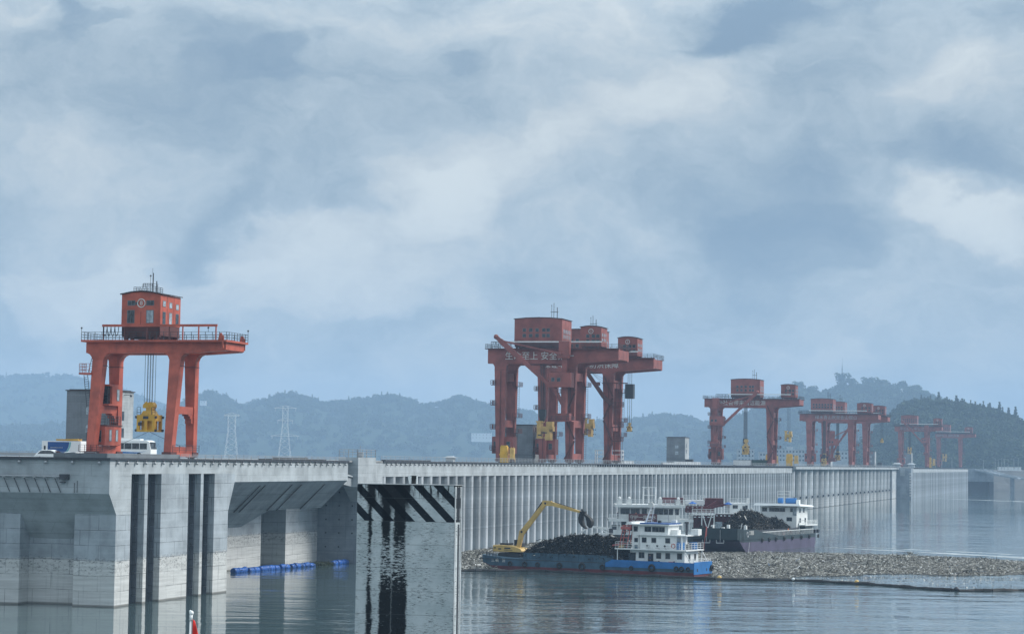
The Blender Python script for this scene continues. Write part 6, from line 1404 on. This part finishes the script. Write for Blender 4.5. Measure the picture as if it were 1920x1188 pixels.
m = MB(); m.beam((X3(1322), -2, Z3(955)), (X3(1350), -2, Z3(938)), .9, .5); m.beam((X3(1340), -1, Z3(950)), (X3(1372), -1, Z3(942)), .9, .5); m.build('sloping_conveyor', M['maroon'], b3)
for (a, b_, y_) in ((1302, 1345, 961), (1350, 1394, 959)):
    m = MB(); m.box(X3(a), X3(b_), -5.9, -1.5, Z3(y_+1.5), Z3(y_)); m.rail([(X3(a), -5.8, Z3(y_)), (X3(b_), -5.8, Z3(y_))], 1.2, 1.2, .07); m.build('conveyor_platform', M['white'], b3)
for px in (1320, 1303, 1343):
    m = MB(); m.box(X3(px)-.14, X3(px)+.14, -5.8, -5.5, 2, Z3(962)); m.build('conveyor_post', M['white'], b3)
m = MB(); m.beam((X3(1322), -5.9, Z3(963)), (X3(1330), -5.9, Z3(988)), .25); m.beam((X3(1338), -5.9, Z3(963)), (X3(1331), -5.9, Z3(988)), .25); m.build('conveyor_brace', M['white'], b3)
m = MB(); m.box(X3(1289), X3(1328), -1, 4, Z3(944), Z3(936)); m.rail([(X3(1288), -1.2, Z3(936)), (X3(1328), -1.2, Z3(936))], 1.3, 1.1, .06); m.build('control_cabin', M['white'], b3)
m = MB(); m.box(X3(1374), X3(1411), -3.5, 4, Z3(962), Z3(940)); m.rail([(X3(1372), -3.6, Z3(940)), (X3(1412), -3.6, Z3(940)), (X3(1412), 4, Z3(940))], 1.2, 1.1, .06); cc = m.build('rear_cabin', M['white'], b3)
window(cc, X3(1384), Z3(947.5), 1.2, .9, y=-3.5); window(cc, X3(1400), Z3(949), .6, .9, y=-3.5); window(cc, X3(1405), Z3(948), .5, 1.0, y=-3.5)
m = MB(); m.box(X3(1396), X3(1412), -5.5, 3, Z3(963), Z3(961)); m.rail([(X3(1394), -5.4, Z3(961)), (X3(1440), -5.4, Z3(961))], .9, 1.2, .05); m.build('side_gallery', M['white'], b3)
m = MB(); m.box(X3(1345), X3(1358), -6.3, -4, 2.0, Z3(975)); m.build('pump_house', M['glass_pale'], b3)
for px in (1304, 1371):
    u = thing('parasol', 'blue parasol open over the %s of the white work vessel' % ('left conveyor platform' if px < 1350 else 'right conveyor platform'), 'parasol', (44+X3(px), 584-3.2, Z3(955)), 0, 'blue parasols on the work vessel')
    m = MB(); m.tube((0, 0, 0), (0, 0, 2.0), .05, 6); m.build('pole', M['gal'], u)
    m = MB(); n = 8; vs = [(0, 0, 2.35)]+[(1.15*math.cos(i*math.pi/4), 1.15*math.sin(i*math.pi/4), 1.75) for i in range(8)]+[(0, 0, 2.28)]+[(1.1*math.cos(i*math.pi/4), 1.1*math.sin(i*math.pi/4), 1.70) for i in range(8)]
    m.add(vs, [(0, 1+i, 1+(i+1) % 8) for i in range(8)]+[(9, 10+(i+1) % 8, 10+i) for i in range(8)]+[(1+i, 10+i, 10+(i+1) % 8, 1+(i+1) % 8) for i in range(8)]); m.build('canopy', M['umb'], u)

# ---- small crane boat
sb = thing('crane_boat', 'small blue workboat with a white folding crane behind the driftwood heap', 'boat', (23.7, 553.3, 0), R(-5))
m = MB(); m.loft([[(x, -hb, 1.9), (x, -hb*.8, -.3), (x, hb*.8, -.3), (x, hb, 1.9)] for x, hb in ((-4.4, .6), (-3.4, 1.3), (1.6, 1.4), (2.2, 1.2))]); m.build('hull', M['blue'], sb)
m = MB(); m.box(-1.6, .9, -.9, .9, 1.9, 3.0); m.rail([(-3.6, -1.2, 1.9), (1.9, -1.3, 1.9)], 1.2, 1.0, .06); m.build('cabin', M['white'], sb)
m = MB(); m.box(.9, 1.9, -.5, .5, 1.9, 4.2); m.build('crane_post', M['steel_dark'], sb)
m = MB(); m.beam((1.2, 0, 4.1), (-4.3, 0, 4.6), .45, .5); m.beam((-4.2, 0, 4.5), (-7.4, 0, 2.0), .35, .4); m.beam((-1.5, 0, 4.2), (.9, 0, 2.9), .2); m.build('folding_jib', M['white'], sb)

# ================================================================ PEOPLE (tiny, on the decks)
M['skin'] = paint('skin', (.42, .25, .17), .6, streak=0, grime=0); M['hair'] = paint('black hair', (.012, .011, .010), .7, streak=0, grime=0)
M['navy'] = paint('navy cloth', (.03, .045, .09), .9, streak=0, grime=0); M['orange'] = paint('orange vest cloth', (.62, .16, .03), .8, streak=0, grime=0); M['trouser'] = paint('dark trousers', (.03, .033, .04), .9, streak=0, grime=0)
def ring(c, rx, ry, n=10): return [(c[0]+rx*math.cos(2*math.pi*i/n), c[1]+ry*math.sin(2*math.pi*i/n), c[2]) for i in range(n)]
def person(label, loc, rz, top, lean=0.0, arm=.35):
    p_ = thing('person', label, 'person', loc, rz)
    m = MB(); m.mi = 1                                          # legs, one continuous loft each, overlapping the hips
    for sx in (-1, 1):
        m.loft([ring((sx*.11, -.06, 0), .05, .13), ring((sx*.11, -.01, .09), .05, .06), ring((sx*.105, .0, .28), .062, .068), ring((sx*.10, .0, .48), .064, .068), ring((sx*.095, .0, .72), .086, .092), ring((sx*.085, .0, .92), .10, .11)])
    m.mi = 0
    m.loft([ring((0, 0, .84), .165, .115), ring((0, lean*.2, 1.0), .150, .105), ring((0, lean*.5, 1.2), .175, .115), ring((0, lean*.9, 1.38), .205, .115), ring((0, lean, 1.46), .12, .085), ring((0, lean, 1.50), .06, .06)])
    for sx in (-1, 1):
        m.loft([ring((sx*.20, lean, 1.42), .055, .055, 8), ring((sx*.25, lean-.03, 1.15), .045, .045, 8), ring((sx*.25, lean-arm*.5, 1.0), .038, .038, 8), ring((sx*.23, lean-arm, .93), .030, .030, 8)])
    m.mi = 2
    m.loft([ring((0, lean, 1.48), .052, .055), ring((0, lean-.01, 1.54), .060, .070), ring((0, lean-.02, 1.60), .075, .090), ring((0, lean-.01, 1.66), .078, .098), ring((0, lean, 1.72), .060, .080), ring((0, lean, 1.75), .02, .03)])
    m.add([(-.014, lean-.10, 1.60), (.014, lean-.10, 1.60), (0, lean-.135, 1.605), (0, lean-.10, 1.645)], [(0, 1, 2), (0, 2, 3), (1, 3, 2)])
    for sx in (-1, 1):
        m.loft([ring((sx*.23, lean-arm, .94), .030, .026, 6), ring((sx*.23, lean-arm-.02, .87), .034, .018, 6), ring((sx*.23, lean-arm-.03, .82), .02, .012, 6)])
        for k in range(4): m.tube((sx*(.205+.017*k), lean-arm-.03, .83), (sx*(.205+.017*k), lean-arm-.045-.004*k, .755+.008*abs(k-1.5)), .008, 5)
        m.tube((sx*.20, lean-arm-.02, .88), (sx*.175, lean-arm-.06, .83), .009, 5)
    m.build('body', [M[top], M['trouser'], M['skin']], p_, smooth=True)
    m = MB(); m.loft([ring((0, lean+.015, 1.63), .082, .095), ring((0, lean+.012, 1.70), .080, .098), ring((0, lean+.01, 1.755), .055, .07), ring((0, lean+.01, 1.775), .015, .02)]); m.build('hair', M['hair'], p_, smooth=True)
    return p_
person('person in dark clothes standing at the left rail of the white work vessel', (44+X3(1163), 584-5.2, Z3(972)), .3, 'navy')
person('person in dark clothes standing on the top deck of the white work vessel', (44+X3(1270), 584-5.6, Z3(945)), -.2, 'navy', 0, .1)
person('person in an orange vest on the middle deck behind the slogan board', (44+X3(1197), 584-5.7, Z3(972)), 0, 'orange')
q = on(b1, X1(1222), -3.75, 2.05); person('person in a navy jacket standing by the lower deckhouse door of the front barge', q, R(-28), 'navy')
q = on(b2, 5.4, -22, 3.35); person('person in an orange vest walking on the side deck of the purple-bottomed barge', q, R(60), 'orange')
# ================================================================ FLOATS AND BOOM
a_ = Vector((-48.6, 398.3, 0)); b_ = Vector((-27.8, 448.6, 0)); dv = (b_-a_).normalized(); ang = math.atan2(dv.y, dv.x); L_ = (b_-a_).length
def barrel():
    m = MB(); r = [(-.92, .46), (-.86, .55), (-.5, .57), (-.45, .61), (-.38, .57), (.38, .57), (.45, .61), (.5, .57), (.86, .55), (.92, .46)]
    m.loft([[(x, rr*math.cos(2*math.pi*i/14), rr*math.sin(2*math.pi*i/14)) for i in range(14)] for x, rr in r]); return m
bl0 = None; n = 0; x = 0.0; spots = []
while x < L_:
    f_ = x/L_
    if not (.575 < f_ < .69): spots.append(x)
    x += 1.96
for i, x in enumerate(spots):
    if bl0 is None: bl0 = barrel().build('float_barrel', M['float'], smooth=True); o = bl0
    else: o = dup(bl0)
    o.location = a_+dv*x+Vector((rng.normal(0, .12), rng.normal(0, .1), .22+rng.normal(0, .06))); o.rotation_euler = (rng.uniform(0, 6), rng.normal(0, .05), ang+rng.normal(0, .07))
    lab = 'blue plastic float barrel in the chained row at the foot of the corbelled bay'
    if i == 0: lab = 'leftmost blue float barrel, touching the gate-slot pier'
    elif i == len(spots)-1: lab = 'last blue float barrel beside the striped pier'
    tag(o, lab, 'float', 'blue float barrels chained in a row')
P = []
for (f0, f1, nn) in ((.40, .56, 260), (.56, .70, 900), (.3, .5, 200), (.0, 1.0, 250)):
    f_ = rng.uniform(f0, f1, nn); P.append(np.stack([a_.x+dv.x*L_*f_+rng.normal(0, .5, nn), a_.y+dv.y*L_*f_+rng.normal(0, .5, nn)], 1))
P = np.concatenate(P); n = len(P); M['weed'] = bitmat('water weed', [(0, (.02, .035, .018)), (.4, (.035, .05, .02)), (.8, (.07, .08, .03))])
tag(mesh_np('water_weed', chips(P, rng.uniform(.2, .8, n), rng.uniform(.03, .12, n), 1.3, rng.uniform(.0, .8, n)*rng.uniform(.2, 1, n)), M['weed']), 'dark green weed caught between the blue float barrels', 'water weed', kind='stuff')
bm = thing('floating_boom', 'long dark floating boom lying across the water in front of the driftwood raft', 'boom', (0, 0, 0))
bp_ = [(-26, 415.5), (-8.6, 415.0), (0, 417.0), (6, 417.5), (14, 411.5), (24, 405.5), (33, 400), (36.4, 397), (43, 396.6), (50, 396), (56, 392.5), (62, 387.5), (67, 380), (71, 374), (74.3, 371.2), (80, 373), (86, 375), (96, 379), (110, 384), (140, 392)]
m = MB(); pr_ = None; k = 0
for (x0, y0), (x1, y1) in zip(bp_[:-1], bp_[1:]):
    L2 = math.hypot(x1-x0, y1-y0); nn = max(2, int(L2/1.2))
    for j in range(nn):
        u = j/nn; q = Vector((x0+(x1-x0)*u, y0+(y1-y0)*u+.25*math.sin(k*.9)+.15*math.sin(k*2.3), .08+.05*math.sin(k*1.7)))
        if pr_ is not None: m.tube(pr_, q, .27+.14*math.sin(k*2.7)**2, 7)
        pr_ = q; k += 1
m.build('boom_tube', M['black'], bm)
for (x, y, mt) in ((37.2, 397.0, 'ochre'), (73.9, 371.4, 'steel_dark'), (50.1, 396.0, 'white_clean'), (60.2, 389.1, 'ochre')):
    m = MB(); m.ball((x, y, .35), .42 if mt != 'white_clean' else .3, 10, 6); m.build('marker_float', M[mt], bm, smooth=True)
# wakes: the sky they reflect is painted on as pale patchy sheets
mw, t, b = newmat('painted wake sheen'); g = t.node('ShaderNodeNewGeometry').outputs['Position']
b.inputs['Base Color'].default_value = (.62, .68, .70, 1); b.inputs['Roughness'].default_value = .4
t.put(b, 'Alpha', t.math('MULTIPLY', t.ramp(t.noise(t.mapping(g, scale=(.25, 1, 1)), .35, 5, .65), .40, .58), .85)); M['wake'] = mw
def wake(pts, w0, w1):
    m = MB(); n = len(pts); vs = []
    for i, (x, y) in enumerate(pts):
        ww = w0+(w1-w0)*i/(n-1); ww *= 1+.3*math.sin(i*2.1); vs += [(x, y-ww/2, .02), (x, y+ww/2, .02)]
    m.add(vs, [(2*i, 2*i+2, 2*i+3, 2*i+1) for i in range(n-1)]); return tag(m.build('wake_sheen', M['wake']), kind='structure')
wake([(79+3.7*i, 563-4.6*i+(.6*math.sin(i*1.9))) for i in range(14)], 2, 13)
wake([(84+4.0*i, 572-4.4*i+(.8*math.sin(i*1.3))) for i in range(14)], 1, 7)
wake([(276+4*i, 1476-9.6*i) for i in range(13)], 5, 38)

# ================================================================ HAZE
mh = bpy.data.materials.new('haze air'); mh.use_nodes = True; t = NT(mh.node_tree); t.n.clear()
o_ = t.node('ShaderNodeOutputMaterial'); pv = t.node('ShaderNodeVolumePrincipled'); t.l.new(pv.outputs[0], o_.inputs['Volume'])
pv.inputs['Color'].default_value = (.45, .65, .90, 1); pv.inputs['Density'].default_value = .00014; pv.inputs['Anisotropy'].default_value = .0
m = MB(); m.box(-3350, 3350, -38, 10700, -13, 375); h_ = m.build('haze', mh); tag(h_, 'pale blue haze filling the air over the lake', 'haze', kind='stuff')
